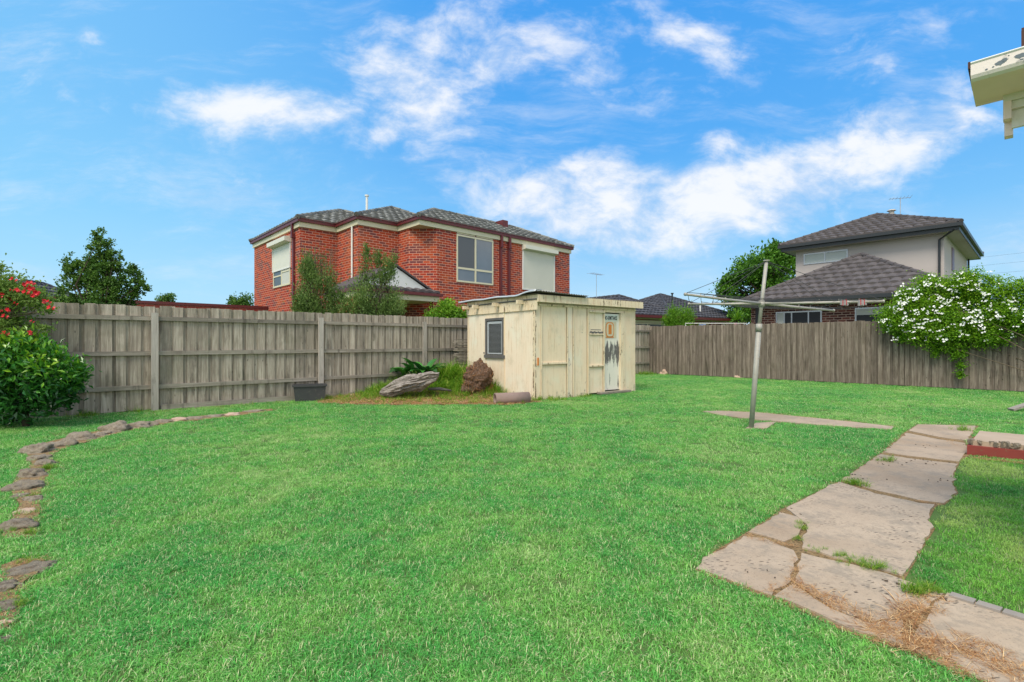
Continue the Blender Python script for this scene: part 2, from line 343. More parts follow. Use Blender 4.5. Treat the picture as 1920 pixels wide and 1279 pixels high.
def hip(x0, x1, y0, y1, z0, pitch, parent, material, faces='SWEN', name='roof', rw=.34):
    mb = MB(); Lx, Ly = x1 - x0, y1 - y0; w = min(Lx, Ly) / 2
    if 'S' in faces: tile_face(mb, (x0, y0), (1, 0), (0, 1), Lx, w, pitch, z0, w, rw=rw)
    if 'N' in faces: tile_face(mb, (x1, y1), (-1, 0), (0, -1), Lx, w, pitch, z0, w, rw=rw)
    if 'W' in faces: tile_face(mb, (x0, y1), (0, -1), (1, 0), Ly, w, pitch, z0, w, rw=rw)
    if 'E' in faces: tile_face(mb, (x1, y0), (0, 1), (-1, 0), Ly, w, pitch, z0, w, rw=rw)
    zr = z0 + pitch * w + .03
    A = (x0 + w, y0 + w, zr); B = (x1 - w, y1 - w, zr) if Lx > Ly else (x0 + w, y1 - w, zr)
    if Lx > Ly: B = (x1 - w, y0 + w, zr)
    caps(mb, (x0, y0, z0 + .03), A); caps(mb, (x1, y0, z0 + .03), B if Lx > Ly else A)
    caps(mb, (x0, y1, z0 + .03), A if Lx > Ly else B); caps(mb, (x1, y1, z0 + .03), B)
    if (Vector(B) - Vector(A)).length > .3: caps(mb, A, B)
    return mb.build(name, material, parent)

# ================================================================== GROUND
mb = MB(); mb.face([(-400, -60, 0), (400, -60, 0), (400, 700, 0), (-400, 700, 0)]); struct(mb.build('ground', 'soil'))

LF0, LD = Vector((-6.75, 9.2, 0)), Vector((.756, .655, 0)); LN = Vector((-.655, .756, 0))      # left fence
RF0, RD = Vector((12.27, 13.35, 0)), Vector((-.713, .701, 0)); CR = Vector((5.62, 19.88, 0))  # right fence, corner
SN, SE, SW_ = (.5, 10.7), (.8, .6), (-.6, .8)                                                 # shed corner, front, side

# garden bed (bare earth and straw) along left fence and shed
def mound(x, y):
    h = 0
    for cx, cy, r, a in ((-1.5, 12.7, .9, .34), (-2.6, 12.4, .8, .16), (-.5, 11.9, .6, .12), (-3.4, 11.8, .7, .06)):
        h += a * math.exp(-((x - cx) ** 2 + (y - cy) ** 2) / (r * r))
    return h
bedpoly = [gp(592, 753), gp(660, 756), gp(760, 757), (-1.25, 10.05), (-.1, 9.98), gp(1015, 752), (.42, 10.85), (-1.2, 12.95), (-1.3, 13.75), (-4.35, 11.2)]
mb = MB(); nx, ny = 64, 52; idx = {}
for j in range(ny):
    for i in range(nx):
        x = -4.6 + i * 5.3 / (nx - 1); y = 9.8 + j * 4.2 / (ny - 1)
        if not inpoly(np.array([x]), np.array([y]), offset(bedpoly, .05))[0]: continue
        idx[i, j] = len(mb.v); z = .006 + mound(x, y) * 1.0 + .03 * max(0, mn.noise(Vector((x * 3, y * 3, 0))))
        mb.v.append((x, y, z))
for (i, j) in list(idx):
    q = [(i, j), (i + 1, j), (i + 1, j + 1), (i, j + 1)]
    if all(k in idx for k in q): mb.f.append(tuple(idx[k] for k in q)); mb.t.append(.5); mb.mi.append(0)
struct(mb.build('garden_bed', 'bed', smooth=True))
strips = [[gp(*p) for p in q] for q in (
    [(60, 835), (110, 822), (220, 798), (330, 782), (420, 774), (510, 764), (512, 768), (420, 781), (330, 790), (240, 806), (130, 836), (98, 850), (100, 872), (88, 890), (72, 930), (76, 950), (66, 1006), (2, 1006), (20, 975), (38, 945), (18, 915), (32, 890), (60, 868), (48, 845)],
    [(0, 1062), (38, 1047), (84, 1049), (70, 1075), (45, 1090), (28, 1110), (38, 1130), (36, 1150), (14, 1175), (0, 1182)])]
mb = MB()
for s_ in strips: mb.prism(s_, .0, .012)
struct(mb.build('soil_strip', 'bed'))

# ================================================================== PATH
SL = [
 ('concrete', [(1305, 1065), (1333, 1038), (1394, 1004), (1436, 1009), (1488, 1031), (1497, 1048), (1483, 1088), (1447, 1116)]),
 ('concrete_plain', [(1404, 997), (1462, 960), (1494, 968), (1507, 983), (1497, 1003), (1470, 1015), (1430, 1003)]),
 ('concrete', [(1474, 953), (1572, 903), (1640, 925), (1722, 943), (1752, 946), (1738, 975), (1751, 988), (1730, 1022), (1692, 1079), (1600, 1052), (1504, 1027), (1514, 985)]),
 ('concrete_plain', [(1580, 897), (1652, 850), (1700, 857), (1796, 868), (1788, 884), (1786, 905), (1794, 922), (1770, 942), (1722, 936), (1640, 917)]),
 ('concrete_plain', [(1656, 846), (1700, 810), (1760, 822), (1808, 829), (1816, 842), (1806, 852), (1798, 864), (1702, 853)]),
 ('concrete_plain', [(1704, 806), (1722, 794), (1830, 797), (1822, 812), (1812, 825), (1762, 818)]),
 ('concrete', [(1503, 1036), (1600, 1058), (1692, 1086), (1768, 1112), (1742, 1138), (1690, 1160), (1636, 1166), (1560, 1138), (1491, 1092), (1501, 1050)]),
 ('concrete', [(1776, 1112), (1920, 1160), (2150, 1236), (2400, 1560), (1868, 1284), (1700, 1214), (1748, 1140)]),
 ('concrete_plain', [(1452, 1119), (1488, 1096), (1556, 1142), (1632, 1171), (1693, 1165), (1694, 1211), (1600, 1183)])]
path = thing('garden_path', 'cracked pale concrete slab path curving across the right side of the lawn', 'path'); path['kind'] = 'structure'
slabs = []
_pb = [(1303, 1066), (1330, 1037), (1392, 1001), (1470, 950), (1575, 899), (1650, 848), (1698, 806), (1720, 793), (1835, 796), (1824, 812), (1818, 850), (1800, 864), (1790, 884), (1789, 905), (1797, 922), (1773, 943), (1755, 947), (1740, 975), (1754, 988), (1732, 1023), (1696, 1085), (1770, 1111), (1920, 1157), (2150, 1233), (2400, 1560), (1868, 1286), (1700, 1217), (1600, 1187), (1447, 1121)]
MB().prism([gp(*p) for p in _pb], -.03, .003).build('bedding', 'bed', path)
for k, (mt, pp) in enumerate(SL):
    P2 = [gp(*p) for p in pp]; slabs.append(P2); mb = MB()
    # jitter edges a little for a broken outline
    Q = []
    for i in range(len(P2)):
        a, b = Vector(P2[i]), Vector(P2[(i + 1) % len(P2)]); n_ = max(1, int((b - a).length / .07)); d = (b - a).normalized()
        for s_ in range(n_):
            p = a.lerp(b, s_ / n_)
            if s_: p += Vector((-d.y, d.x)) * mn.noise(Vector((p.x * 9, p.y * 9, k))) * .03 + Vector((-d.y, d.x)) * mn.noise(Vector((p.x * 30, p.y * 30, k))) * .012
            Q.append(tuple(p))
    o = mb.prism(Q, -.03, .008 + .003 * (k % 3)).build('slab', mt, path)
plain('kerb_grey', (.30, .265, .23), .9, .2, 12.); kb = MB()
for i in range(5):
    a = gp(1782 + i * 50, 1117 + i * 16); b = gp(1828 + i * 50, 1132 + i * 16)
    kb.bar((a[0], a[1], .006), (b[0], b[1], .008), .055, .03, rnd.random())
kb.build('edging_strip', 'kerb_grey', path)
mow = thing('mowing_strip', 'narrow sunken concrete strip in the lawn behind the clothes line', 'paving'); mow['kind'] = 'structure'
mp = [gp(*p) for p in [(1318, 770), (1350, 769), (1420, 772), (1500, 780), (1600, 790), (1676, 799), (1672, 804), (1600, 800), (1500, 793), (1400, 784), (1345, 776)]]
MB().prism(mp, -.02, .02).build('strip', 'concrete_plain', mow)
bp_ = [gp(*p) for p in [(1398, 802), (1418, 792), (1455, 790), (1438, 802)]]
struct(MB().prism(bp_, -.02, .02).build('pole_footing', 'concrete_plain'))
# step with red riser
st = thing('garden_step', 'worn concrete step with a red painted riser at the path end', 'step')
a = Vector(gp(1813, 850)); d = Vector((.76, -.65)); nn = Vector((.74, .672)); b = a + d * 2.2; bk = .95
def stp(o, z0, z1, name, m_, f0, f1, e0=0., e1=0.):
    p = [a + d * e0 + nn * f0, b + d * e1 + nn * f0, b + d * e1 + nn * f1, a + d * e0 + nn * f1]
    return MB().prism([tuple(q) for q in p], z0, z1).build(name, m_, st)
stp(0, 0, .11, 'riser', 'red_riser', 0, .8)
stp(0, .11, .165, 'tread', 'step_slab', .05, bk, .04)
mb = MB(); r_ = random.Random(4)
for i in range(46):
    s_ = r_.uniform(.02, .95) if i < 36 else r_.uniform(1.2, 1.6); p = a + d * s_ + nn * r_.uniform(.03, .09); r0 = r_.uniform(.012, .028)
    mb = MB(); mb.hexa([(p.x + dx * r0 * r_.uniform(.7, 1.2), p.y + dy * r0 * r_.uniform(.7, 1.2), .118 + .05 * r_.random() + dz * r0 * .8) for dz in (-1, 1) for dx, dy in ((-1, -1), (1, -1), (1, 1), (-1, 1))], r_.random())
    mb.build('stone_chip', 'rock', st)
tb = MB(); A = gp(1895, 768); tb.bar((A[0], A[1], .03), (A[0] + 1.6, A[1] - .15 , .62), .13, .035, .4, mi=0)
tag(tb.build('timber_plank', 'post_wood'), 'grey weathered timber plank leaning up from the lawn at the right edge', 'plank')

# ================================================================== GRASS
tufts = {}
def make_tufts(key, material, n, blades, h, rad, wd, lean, seed, flat=0.):
    col = bpy.data.collections.new(key); rs = random.Random(seed)
    for k in range(n):
        mb = MB()
        for _ in range(blades):
            r = rad * math.sqrt(rs.random()); th = rs.uniform(0, 2 * PI); x, y = r * math.cos(th), r * math.sin(th)
            hh = h * rs.uniform(.5, 1.15); az = rs.uniform(0, 2 * PI); ln = lean * rs.uniform(.3, 1.4) * hh; dx, dy = math.cos(az), math.sin(az)
            w = wd * rs.uniform(.7, 1.3) / 2; sx, sy = -dy * w, dx * w; zt = hh * (1 - flat); t = rs.random()
            p0 = (x, y, -.004); p1 = (x + dx * ln * .35, y + dy * ln * .35, zt * .6 + .003); p2 = (x + dx * ln, y + dy * ln, zt)
            mb.face([(p0[0] - sx, p0[1] - sy, p0[2]), (p0[0] + sx, p0[1] + sy, p0[2]), (p1[0] + sx * .8, p1[1] + sy * .8, p1[2]), (p1[0] - sx * .8, p1[1] - sy * .8, p1[2])], t)
            mb.face([(p1[0] - sx * .8, p1[1] - sy * .8, p1[2]), (p1[0] + sx * .8, p1[1] + sy * .8, p1[2]), p2], t)
        o = mb.build('tuft', material); C.objects.unlink(o); col.objects.link(o)
    return col
def scatter(name, label, cat, col, pts, zs, scl, seed, tilt=.15):
    rs = np.random.default_rng(seed); n = len(pts); me = bpy.data.meshes.new(name)
    me.from_pydata([(p[0], p[1], z) for p, z in zip(pts, zs)], [], [])
    A = me.attributes.new('rot', 'FLOAT_VECTOR', 'POINT'); A.data.foreach_set('vector', np.stack([rs.uniform(-tilt, tilt, n), rs.uniform(-tilt, tilt, n), rs.uniform(0, 6.283, n)], 1).ravel().astype(np.float32))
    A = me.attributes.new('scl', 'FLOAT', 'POINT'); A.data.foreach_set('value', np.asarray(scl, dtype=np.float32))
    A = me.attributes.new('idx', 'INT', 'POINT'); A.data.foreach_set('value', rs.integers(0, 64, n).astype(np.int32))
    ng = bpy.data.node_groups.new(name, 'GeometryNodeTree')
    ng.interface.new_socket('Geometry', in_out='INPUT', socket_type='NodeSocketGeometry'); ng.interface.new_socket('Geometry', in_out='OUTPUT', socket_type='NodeSocketGeometry')
    N, Lk = ng.nodes, ng.links; gi = N.new('NodeGroupInput'); go = N.new('NodeGroupOutput'); ip = N.new('GeometryNodeInstanceOnPoints')
    ci = N.new('GeometryNodeCollectionInfo'); ci.inputs[0].default_value = col; ci.inputs[1].default_value = True; ci.inputs[2].default_value = True
    def na(nm, ty):
        q = N.new('GeometryNodeInputNamedAttribute'); q.data_type = ty; q.inputs[0].default_value = nm; return q.outputs[0]
    ip.inputs['Pick Instance'].default_value = True
    Lk.new(gi.outputs[0], ip.inputs['Points']); Lk.new(ci.outputs[0], ip.inputs['Instance']); Lk.new(na('idx', 'INT'), ip.inputs['Instance Index'])
    Lk.new(na('rot', 'FLOAT_VECTOR'), ip.inputs['Rotation']); Lk.new(na('scl', 'FLOAT'), ip.inputs['Scale']); Lk.new(ip.outputs[0], go.inputs[0])
    o = bpy.data.objects.new(name, me); C.objects.link(o); md = o.modifiers.new('scatter', 'NODES'); md.node_group = ng
    o['kind'] = 'stuff'; o['label'] = label; o['category'] = cat; return o

rs = np.random.default_rng(11)
fence_poly = [tuple((LF0 + LD * -9).xy), tuple((CR - LD * .15).xy), tuple((RF0 - RD * 9).xy), (14, .8), (3, .8), (-8, .8)]
right_patch = [gp(*p) for p in [(1826, 856), (1808, 858), (1792, 886), (1791, 905), (1799, 922), (1776, 944), (1757, 948), (1743, 975), (1757, 988), (1735, 1024), (1700, 1084), (1770, 1108), (1920, 1154), (2150, 1230), (2600, 1200), (2500, 880), (1925, 864)]]
shed_poly = [SN, (SN[0] + SE[0] * 3.42, SN[1] + SE[1] * 3.42), (SN[0] + SE[0] * 3.42 + SW_[0] * 2.8, SN[1] + SE[1] * 3.42 + SW_[1] * 2.8), (SN[0] + SW_[0] * 2.8, SN[1] + SW_[1] * 2.8)]
outer_path = [gp(*p) for p in [(1303, 1065), (1330, 1037), (1392, 1001), (1470, 950), (1575, 899), (1650, 848), (1698, 806), (1720, 793), (1835, 796), (1824, 812), (1812, 830), (1818, 850), (1800, 864), (1790, 884), (1789, 905), (1797, 922), (1773, 943), (1755, 947), (1740, 975), (1754, 988), (1732, 1023), (1696, 1085), (1770, 1111), (1920, 1157), (2150, 1233), (2400, 1560), (1868, 1286), (1700, 1216), (1600, 1185), (1447, 1120)]]
steppoly = [tuple(a - nn * .02), tuple(b - nn * .02), tuple(b + nn * .8), tuple(a + nn * .8)]
def lawn_pts(dens_fn, y0, y1):
    out = []
    ys = y0
    while ys < y1:
        ye = min(y1, ys * 1.12); hw = 1.16 * ye + .5; A = 2 * hw * (ye - ys); n = int(A * dens_fn((ys + ye) / 2))
        out.append(np.stack([rs.uniform(-hw, hw, n), rs.uniform(ys, ye, n)], 1)); ys = ye
    return np.concatenate(out)
P = lawn_pts(lambda y: 560 if y < 3 else (400 if y < 5 else (240 if y < 8 else 150)), 1.1, 21)
x, y = P[:, 0], P[:, 1]
keep = inpoly(x, y, fence_poly) & ~inpoly(x, y, bedpoly) & ~inpoly(x, y, shed_poly) & ~inpoly(x, y, offset(outer_path, .035)) & ~inpoly(x, y, steppoly) & ~inpoly(x, y, mp) & ~inpoly(x, y, bp_)
for s_ in strips: keep &= ~inpoly(x, y, s_)
inr = inpoly(x, y, right_patch)
main = P[keep & ~inr]; rp = P[keep & inr]
t1 = make_tufts('lawn_tufts', 'grass', 8, 62, .0205, .066, .0033, 1.6, 3)
t2 = make_tufts('lawn_right_tufts', 'grass_right', 5, 50, .020, .062, .0030, 1.3, 5)
def sc(P): return np.clip(.85 + P[:, 1] * .035, .9, 1.45) * rs.uniform(.8, 1.2, len(P))
scatter('lawn_grass', 'short bright green lawn with paler patches covering the yard', 'grass', t1, main, [.0] * len(main), sc(main), 1)
scatter('lawn_grass_patch', 'finer yellowish green grass patch right of the concrete path', 'grass', t2, rp, [.0] * len(rp), sc(rp), 2)
# weeds in the bed
t3 = make_tufts('weed_tufts', 'weed', 6, 18, .17, .09, .008, 1.1, 8)
t4 = make_tufts('straw_tufts', 'straw', 6, 13, .085, .08, .0045, 1.9, 9, flat=.82)
bx = rs.uniform(-4.5, .6, 5200); by = rs.uniform(9.8, 13.9, 5200); k = inpoly(bx, by, bedpoly); bx, by = bx[k], by[k]
front = np.array([by[i] - (10.05 + .0 * bx[i]) for i in range(len(bx))])
w_ = np.array([mound(bx[i], by[i]) for i in range(len(bx))])
pick = (rs.random(len(bx)) < np.clip(w_ * 3.2 + (front > .8) * .25 + .28, 0, .95)) & (front > .03)
W1 = np.stack([bx, by], 1)[pick]; z1 = w_[pick]
scatter('weeds', 'long bright green weeds growing along the fence beside the shed', 'weeds', t3, W1, z1 * .95, (.36 + z1 * 3.3) * rs.uniform(.35, 1.8, len(W1)), 4, .3)
pick = rs.random(len(bx)) < .55; W2 = np.stack([bx, by], 1)[pick]
extra = []
for line, n, wd in (([(592, 755), (700, 758), (850, 759), (1010, 753)], 420, .08),): 
    pass
def along(pl, n, wd):
    pl = [Vector(gp(*p)) for p in pl]; Ls = [(q - p).length for p, q in zip(pl, pl[1:])]; T = sum(Ls); o = []
    for _ in range(n):
        s_ = rs.random() * T; i = 0
        while i < len(Ls) - 1 and s_ > Ls[i]: s_ -= Ls[i]; i += 1
        p = pl[i].lerp(pl[i + 1], s_ / Ls[i]); o.append((p.x + rs.normal() * wd, p.y + rs.normal() * wd))
    return o
for i in range(len(W2)): extra.append((*W2[i], mound(*W2[i]) + .01, rs.uniform(.7, 1.7)))
def addl(pl, n, wd, z=.012, s=.8):
    s *= .62; n = int(n * .8)
    for p in along(pl, n, wd): extra.append((p[0], p[1], z, s * rs.uniform(.5, 1.2)))
addl([(1500, 1100), (1530, 1112), (1560, 1135), (1650, 1168)], 34, .03, s=.95); addl([(1640, 1180), (1700, 1200), (1790, 1235)], 40, .05, s=1.0); addl([(1780, 1200), (1860, 1235), (1920, 1262)], 30, .05, s=1.0); addl([(1700, 1165), (1740, 1130)], 20, .04, s=1.1); addl([(1450, 1112), (1490, 1092), (1520, 1115), (1560, 1140), (1640, 1170)], 90, .025, s=.5)
addl([(1620, 1172), (1690, 1195), (1760, 1225)], 110, .045, s=.7); addl([(1690, 1165), (1735, 1135), (1752, 1118)], 80, .03, s=.55)
addl([(1660, 1188), (1700, 1160), (1735, 1140)], 60, .03, s=.55); addl([(1485, 1090), (1493, 1060), (1488, 1045)], 30, .012, s=.4)
addl([(1800, 1215), (1850, 1240), (1920, 1275)], 60, .04, s=.55); addl([(1820, 1200), (1900, 1225)], 22, .02, s=.4); addl([(1398, 1003), (1450, 1017), (1495, 1025)], 50, .012, s=.4); addl([(1790, 1190), (1850, 1215)], 20, .03, s=.4)
addl([(1700, 1216), (1868, 1284)], 60, .02, s=.5); addl([(1305, 1067), (1450, 1122), (1600, 1187), (1700, 1218)], 70, .012, s=.4)
addl([(1303, 1063), (1392, 1001), (1470, 950), (1575, 899), (1650, 848), (1698, 806)], 110, .015, z=.01, s=.45)
addl([(1350, 769), (1420, 772), (1500, 780), (1600, 790), (1676, 799)], 130, .03, z=.022, s=.6); addl([(1720, 792), (1830, 796)], 40, .03, s=.5)
addl([(1760, 820), (1812, 838)], 30, .04, s=.5); addl([(1815, 856), (1930, 868)], 90, .04, z=.01, s=.7); addl([(1722, 940), (1760, 946)], 25, .02, s=.4)
addl([(60, 840), (110, 826), (220, 802), (330, 786), (420, 777), (510, 767)], 200, .05, z=.012, s=.6); addl([(95, 860), (80, 900), (65, 935), (60, 1000)], 160, .06, z=.012, s=.6)
addl([(5, 1065), (50, 1055), (75, 1060)], 60, .03, z=.012, s=.5); addl([(0, 1100), (30, 1110), (25, 1150), (5, 1175)], 90, .03, z=.012, s=.5)
addl([(150, 778), (290, 770), (420, 760), (540, 752)], 170, .06, z=.01, s=.7); addl([(1195, 706), (1230, 700), (1260, 698), (1410, 705)], 90, .12, z=.01, s=.8)
E_ = np.array(extra)
scatter('dry_grass', 'dry straw coloured grass runners in the path cracks and along the edges', 'dry grass', t4, E_[:, :2], E_[:, 2], E_[:, 3], 5, .1)
E2 = []
for (px, py, n, wd, s_) in ((1605, 908, 26, .05, .24), (1500, 980, 8, .02, .13), (1508, 992, 12, .02, .16), (1495, 1012, 10, .02, .15), (1665, 863, 12, .05, .25), (1610, 1058, 16, .05, .13), (1640, 1066, 20, .04, .17), (1600, 1052, 14, .05, .13), (1570, 1043, 12, .04, .13), (1535, 1034, 10, .04, .12), (1715, 1112, 18, .03, .25), (1750, 1110, 12, .02, .2), (1800, 805, 12, .08, .35), (90, 878, 22, .03, .24), (60, 930, 10, .05, .16), (45, 962, 10, .05, .15), (60, 1000, 12, .03, .17), (20, 995, 8, .04, .15), (50, 1050, 14, .05, .14), (30, 1135, 14, .03, .15), (1240, 695, 30, .35, .7), (1215, 700, 30, .3, .7), (160, 778, 20, .12, .5), (250, 770, 14, .2, .5), (270, 796, 8, .05, .3), (1008, 749, 16, .06, .5), (1040, 748, 26, .18, .5), (1010, 740, 16, .1, .6), (1090, 742, 20, .15, .4), (455, 753, 24, .4, .4), (930, 720, 30, .3, .5), (960, 724, 30, .25, .5), (985, 727, 30, .2, .5)):
    cx, cy = gp(px, py)
    for _ in range(n): E2.append((cx + rs.normal() * wd, cy + rs.normal() * wd * .6, .015, s_ * rs.uniform(.6, 1.4)))
E2 = np.array(E2); scatter('weed_sprouts', 'small bright green weed sprouts in path cracks and beside walls', 'weeds', t3, E2[:, :2], E2[:, 2], E2[:, 3], 6, .5)
# leaf litter crumbs on the path
mb = MB()
for _ in range(2600):
    p = (rs.uniform(1, 6), rs.uniform(1.8, 7))
    if not any(inpoly(np.array([p[0]]), np.array([p[1]]), q)[0] for q in slabs) or mn.noise(Vector((p[0] * 1.6, p[1] * 1.6, 3))) < .22: continue
    r0 = rs.uniform(.003, .0085); th = rs.uniform(0, PI); c_, s_ = math.cos(th) * r0, math.sin(th) * r0
    mb.hexa([(p[0] + dx * c_ - dy * s_ * .5, p[1] + dx * s_ + dy * c_ * .5, .012 + dz * r0 * .6) for dz in (0, 1) for dx, dy in ((-1, -1), (1, -1), (1, 1), (-1, 1))], rs.random())
o = mb.build('leaf_litter', 'litter_dark'); o['kind'] = 'stuff'; o['label'] = 'dark crumbs of bark and leaf litter on the concrete path'; o['category'] = 'litter'

# ================================================================== ROCKS
def rock(px, py, w, hr, label, seed, mt='rock', group='rocks edging the old garden bed', name='edging_rock', flat=1.):
    x, y = gp(px, py); r = w * y / FP / 2; R = random.Random(seed); mb = MB(); nu, nv = 36, 20; off = Vector((seed * 3.1, 0, 0)); an = R.uniform(-.5, .5); by = R.uniform(.65, .9)
    for j in range(nv + 1):
        th = PI * j / nv
        for i in range(nu):
            ph = 2 * PI * i / nu; d = Vector((math.sin(th) * math.cos(ph), math.sin(th) * math.sin(ph), math.cos(th)))
            k = 1 + .42 * mn.noise(d * 1.3 + off) + .26 * mn.noise(d * 3.1 + off) + .17 * abs(mn.noise(d * 6 + off)) + .07 * mn.noise(d * 14 + off)
            q = Vector((d.x * r * k * 1.05, d.y * r * k * by, max(-.25, d.z) * r * hr * .75 * k)); q.rotate(Matrix.Rotation(an, 3, 'Z')); mb.v.append(tuple(q))
    for j in range(nv):
        for i in range(nu):
            a_, b_ = j * nu + i, j * nu + (i + 1) % nu; mb.f.append((a_, a_ + nu, b_ + nu, b_)); mb.t.append(.5); mb.mi.append(0)
    o = mb.build(name, mt, None, True, (x, y, .005)); return tag(o, label, 'rock', group)
RK = [(72, 845, 52, .75, 'dark rounded rock at the outer elbow of the stone edging', 0), (76, 858, 36, .5, 'flat dark rock tucked under the elbow rock of the edging', 0), (86, 868, 36, .6, 'brown rock below the elbow of the edging, beside bright weeds', 0),
 (59, 890, 54, .6, 'broad grey rock just below the bright weed tuft on the edging', 0), (44, 913, 54, .6, 'broad pitted grey rock, second one down from the weed tuft', 0), (36, 930, 26, .5, 'small dark rock half hidden in grass on the lawn side', 0),
 (62, 936, 34, .6, 'narrow brown rock standing right of the small dark one', 0), (48, 958, 34, .35, 'pale pinkish stone lying flat above the last large rock of the curve', 1), (36, 986, 60, .6, 'large rough grey rock ending the curved edging, ringed by yellow grass', 0),
 (118, 833, 44, .6, 'brown flat rock right of the elbow rock of the edging', 0), (154, 821, 48, .6, 'dark charcoal rock between the flat brown rock and the small pale ones', 0), (184, 815, 28, .55, 'small dark rock left of the tallest rock in the edging', 0),
 (203, 810, 26, .4, 'little brown stone at the foot of the tallest edging rock', 0), (220, 804, 50, .72, 'tallest rock in the edging, domed and grey', 0), (258, 799, 44, .55, 'long grey rock just right of the tallest edging rock', 0),
 (284, 794, 28, .5, 'small grey rock third to the right of the tallest rock', 0), (309, 789, 30, .45, 'low grey stone in the edging in front of the nearest fence post', 0), (334, 786, 34, .4, 'pale flat stone in the edging right of the fence post', 1),
 (366, 783, 30, .35, 'low brown stone mid way along the far run of edging', 0), (400, 779, 30, .3, 'flat brown stone sunk in the turf of the far edging', 0), (436, 775, 30, .3, 'flat pinkish stone near the far end of the edging', 1), (478, 769, 34, .25, 'last flat stone at the far end of the edging', 0),
 (58, 1066, 64, .35, 'large flat grass covered rock alone in the lawn at left', 0), (8, 1102, 50, .45, 'brown rock at the left frame edge below the grass covered one', 0), (16, 1136, 48, .55, 'dark wedge shaped rock at the lower left edge', 0), (6, 1168, 30, .4, 'small pale rock under the wedge shaped one', 1), (4, 1198, 26, .4, 'lowest small rock at the left frame edge', 0)]
for i, (px, py, w, hr, lb, pale) in enumerate(RK): rock(px, py, w, hr, lb, i + 1, 'rock_pale' if pale else 'rock')
rock(661, 741, 13, .8, 'small pale cream stone on the straw right of the black planter', 41, 'rock_pale', None, 'stone'); rock(682, 738, 22, .4, 'flat grey stone just right of the small pale stone', 42, 'rock', None, 'stone')
rock(1246, 699, 16, 1.2, 'pale stone lump in the far fence corner behind the shed', 43, 'rock_pale', None, 'stone'); rock(1386, 706, 14, .9, 'pale stone at the foot of the back fence left of the clothes line', 44, 'rock_pale', None, 'stone')
rock(838, 733, 50, .6, 'brown rotten wood lump lying below the big grey log', 45, 'log_wood', None, 'log_fragment'); rock(935 - 50, 741, 20, .5, 'small brown clod on the straw below the root ball', 46, 'rock', None, 'stone')

# ================================================================== FENCES
def fence(root, t0, t1, H, pitch, bw, mt, seed, hv=.02, back=True, zb=.03):
    R = random.Random(seed); mb = MB(); x = t0
    while x < t1:
        w = bw * R.uniform(.85, 1.15); h = H + R.uniform(-hv, hv); lean = R.uniform(-.004, .004); t = R.uniform(.4, 1)
        mb.hexa([(x, 0, zb), (x + w, -.003, zb), (x + w, .013, zb), (x, .016, zb), (x + lean, 0, h), (x + w + lean, -.003, h + R.uniform(-.006, .006)), (x + w + lean, .013, h), (x + lean, .016, h)], t)
        g_ = w + (pitch - bw) * R.uniform(.5, 1.4)
        if back: mb.box(x + w - .03, x + g_ + .03, .018, .033, zb, h + R.uniform(-.02, .012), R.uniform(.2, .75))
        x += g_
    return mb.build('paling_panel', mt, root)
lf = thing('timber_fence', 'long grey paling fence with posts and rails on the left behind the lawn', 'fence', tuple(LF0), math.atan2(LD.y, LD.x))
Lend = (CR - LF0).length; fence(lf, -9, Lend, 1.97, .212, .148, 'fence_wood', 5, .011)
for z in (.42, 1.05, 1.70):
    mb = MB(); x = -9.
    for e in (-6.2, -3.1, 0, 3.08, 5.8, 8.6, 11.4, 14.1, Lend):
        mb.box(x, e - .003, -.045, -.004, z + rnd.uniform(-.008, .008), z + .075 + rnd.uniform(-.005, .005), rnd.uniform(.3, .8)); x = e
    mb.build('rail', 'rail_wood', lf)
for x in (-6.2, -3.1, 0, 3.08, 5.8, 8.6, 11.4, 14.1):
    mb = MB(); mb.box(x - .055, x + .055, -.10, -.047, -.1, 1.84 + rnd.uniform(-.02, .02), rnd.uniform(.6, 1)); mb.build('post', 'post_wood', lf)
mb = MB(); mb.box(.1, 3.0, -.075, -.05, 0, .11, .7); mb.box(3.15, 5.7, -.07, -.05, 0, .09, .5); mb.build('plinth_board', 'rail_wood', lf)
rf = thing('timber_fence', 'tall brown grey close board paling fence across the back and right of the yard', 'fence', tuple(CR), math.atan2(-RD.y, -RD.x))
RL = (CR - RF0).length + 9; fence(rf, 0.0, RL, 1.93, .155, .098, 'fence_wood_dark', 9, .012)
for z in (.4, 1.0, 1.6): MB().box(0, RL, .036, .08, z, z + .07, .5).build('rail', 'rail_wood', rf)
mb = MB(); mb.box(.02, .075, -.06, -.006, 0, 1.78, .35); mb.build('post', 'fence_wood_dark', rf)

# ================================================================== SHED
m, g = mat('shed_paint')                                  # cream paint, streaked, flaking near joints and foot
uv = g.uv(); t = g.tone(); o_ = g.obj()
c = g.mix(g.noise(g.scale(uv, (6, .8, 1)), 1., 5), (.80, .61, .41), (.88, .745, .55)); c = g.mix(g.m('MULTIPLY', g.step(g.noise(uv, 1.7, 3), .45, .7), .5), c, (.78, .74, .57))
c = g.mix(1., c, g.ramp(t, [(0, (.88, .86, .84)), (.5, (1, .99, .97)), (1, (1.0, 1.06, 1.16))]), 'MULTIPLY')
zc = g.n('ShaderNodeSeparateXYZ', {0: o_}).outputs[2]
foot = g.m('MULTIPLY', g.step(zc, .30, .0), .12)
fl = g.step(g.m('ADD', g.noise(g.scale(uv, (5, 2.6, 1)), 1.6, 7, .8), foot), .63, .67)
c = g.mix(g.m('MULTIPLY', fl, .85), c, (.17, .13, .09)); c = g.mix(g.m('MULTIPLY', g.step(g.noise(g.scale(uv, (22, 1.1, 1)), 1., 6, .75), .52, .66), .6), c, (.60, .40, .20)); c = g.mix(g.m('MULTIPLY', g.step(g.noise(g.scale(uv, (2.5, 2, 1)), 1., 6, .7), .5, .7), .5), c, (.58, .49, .33))
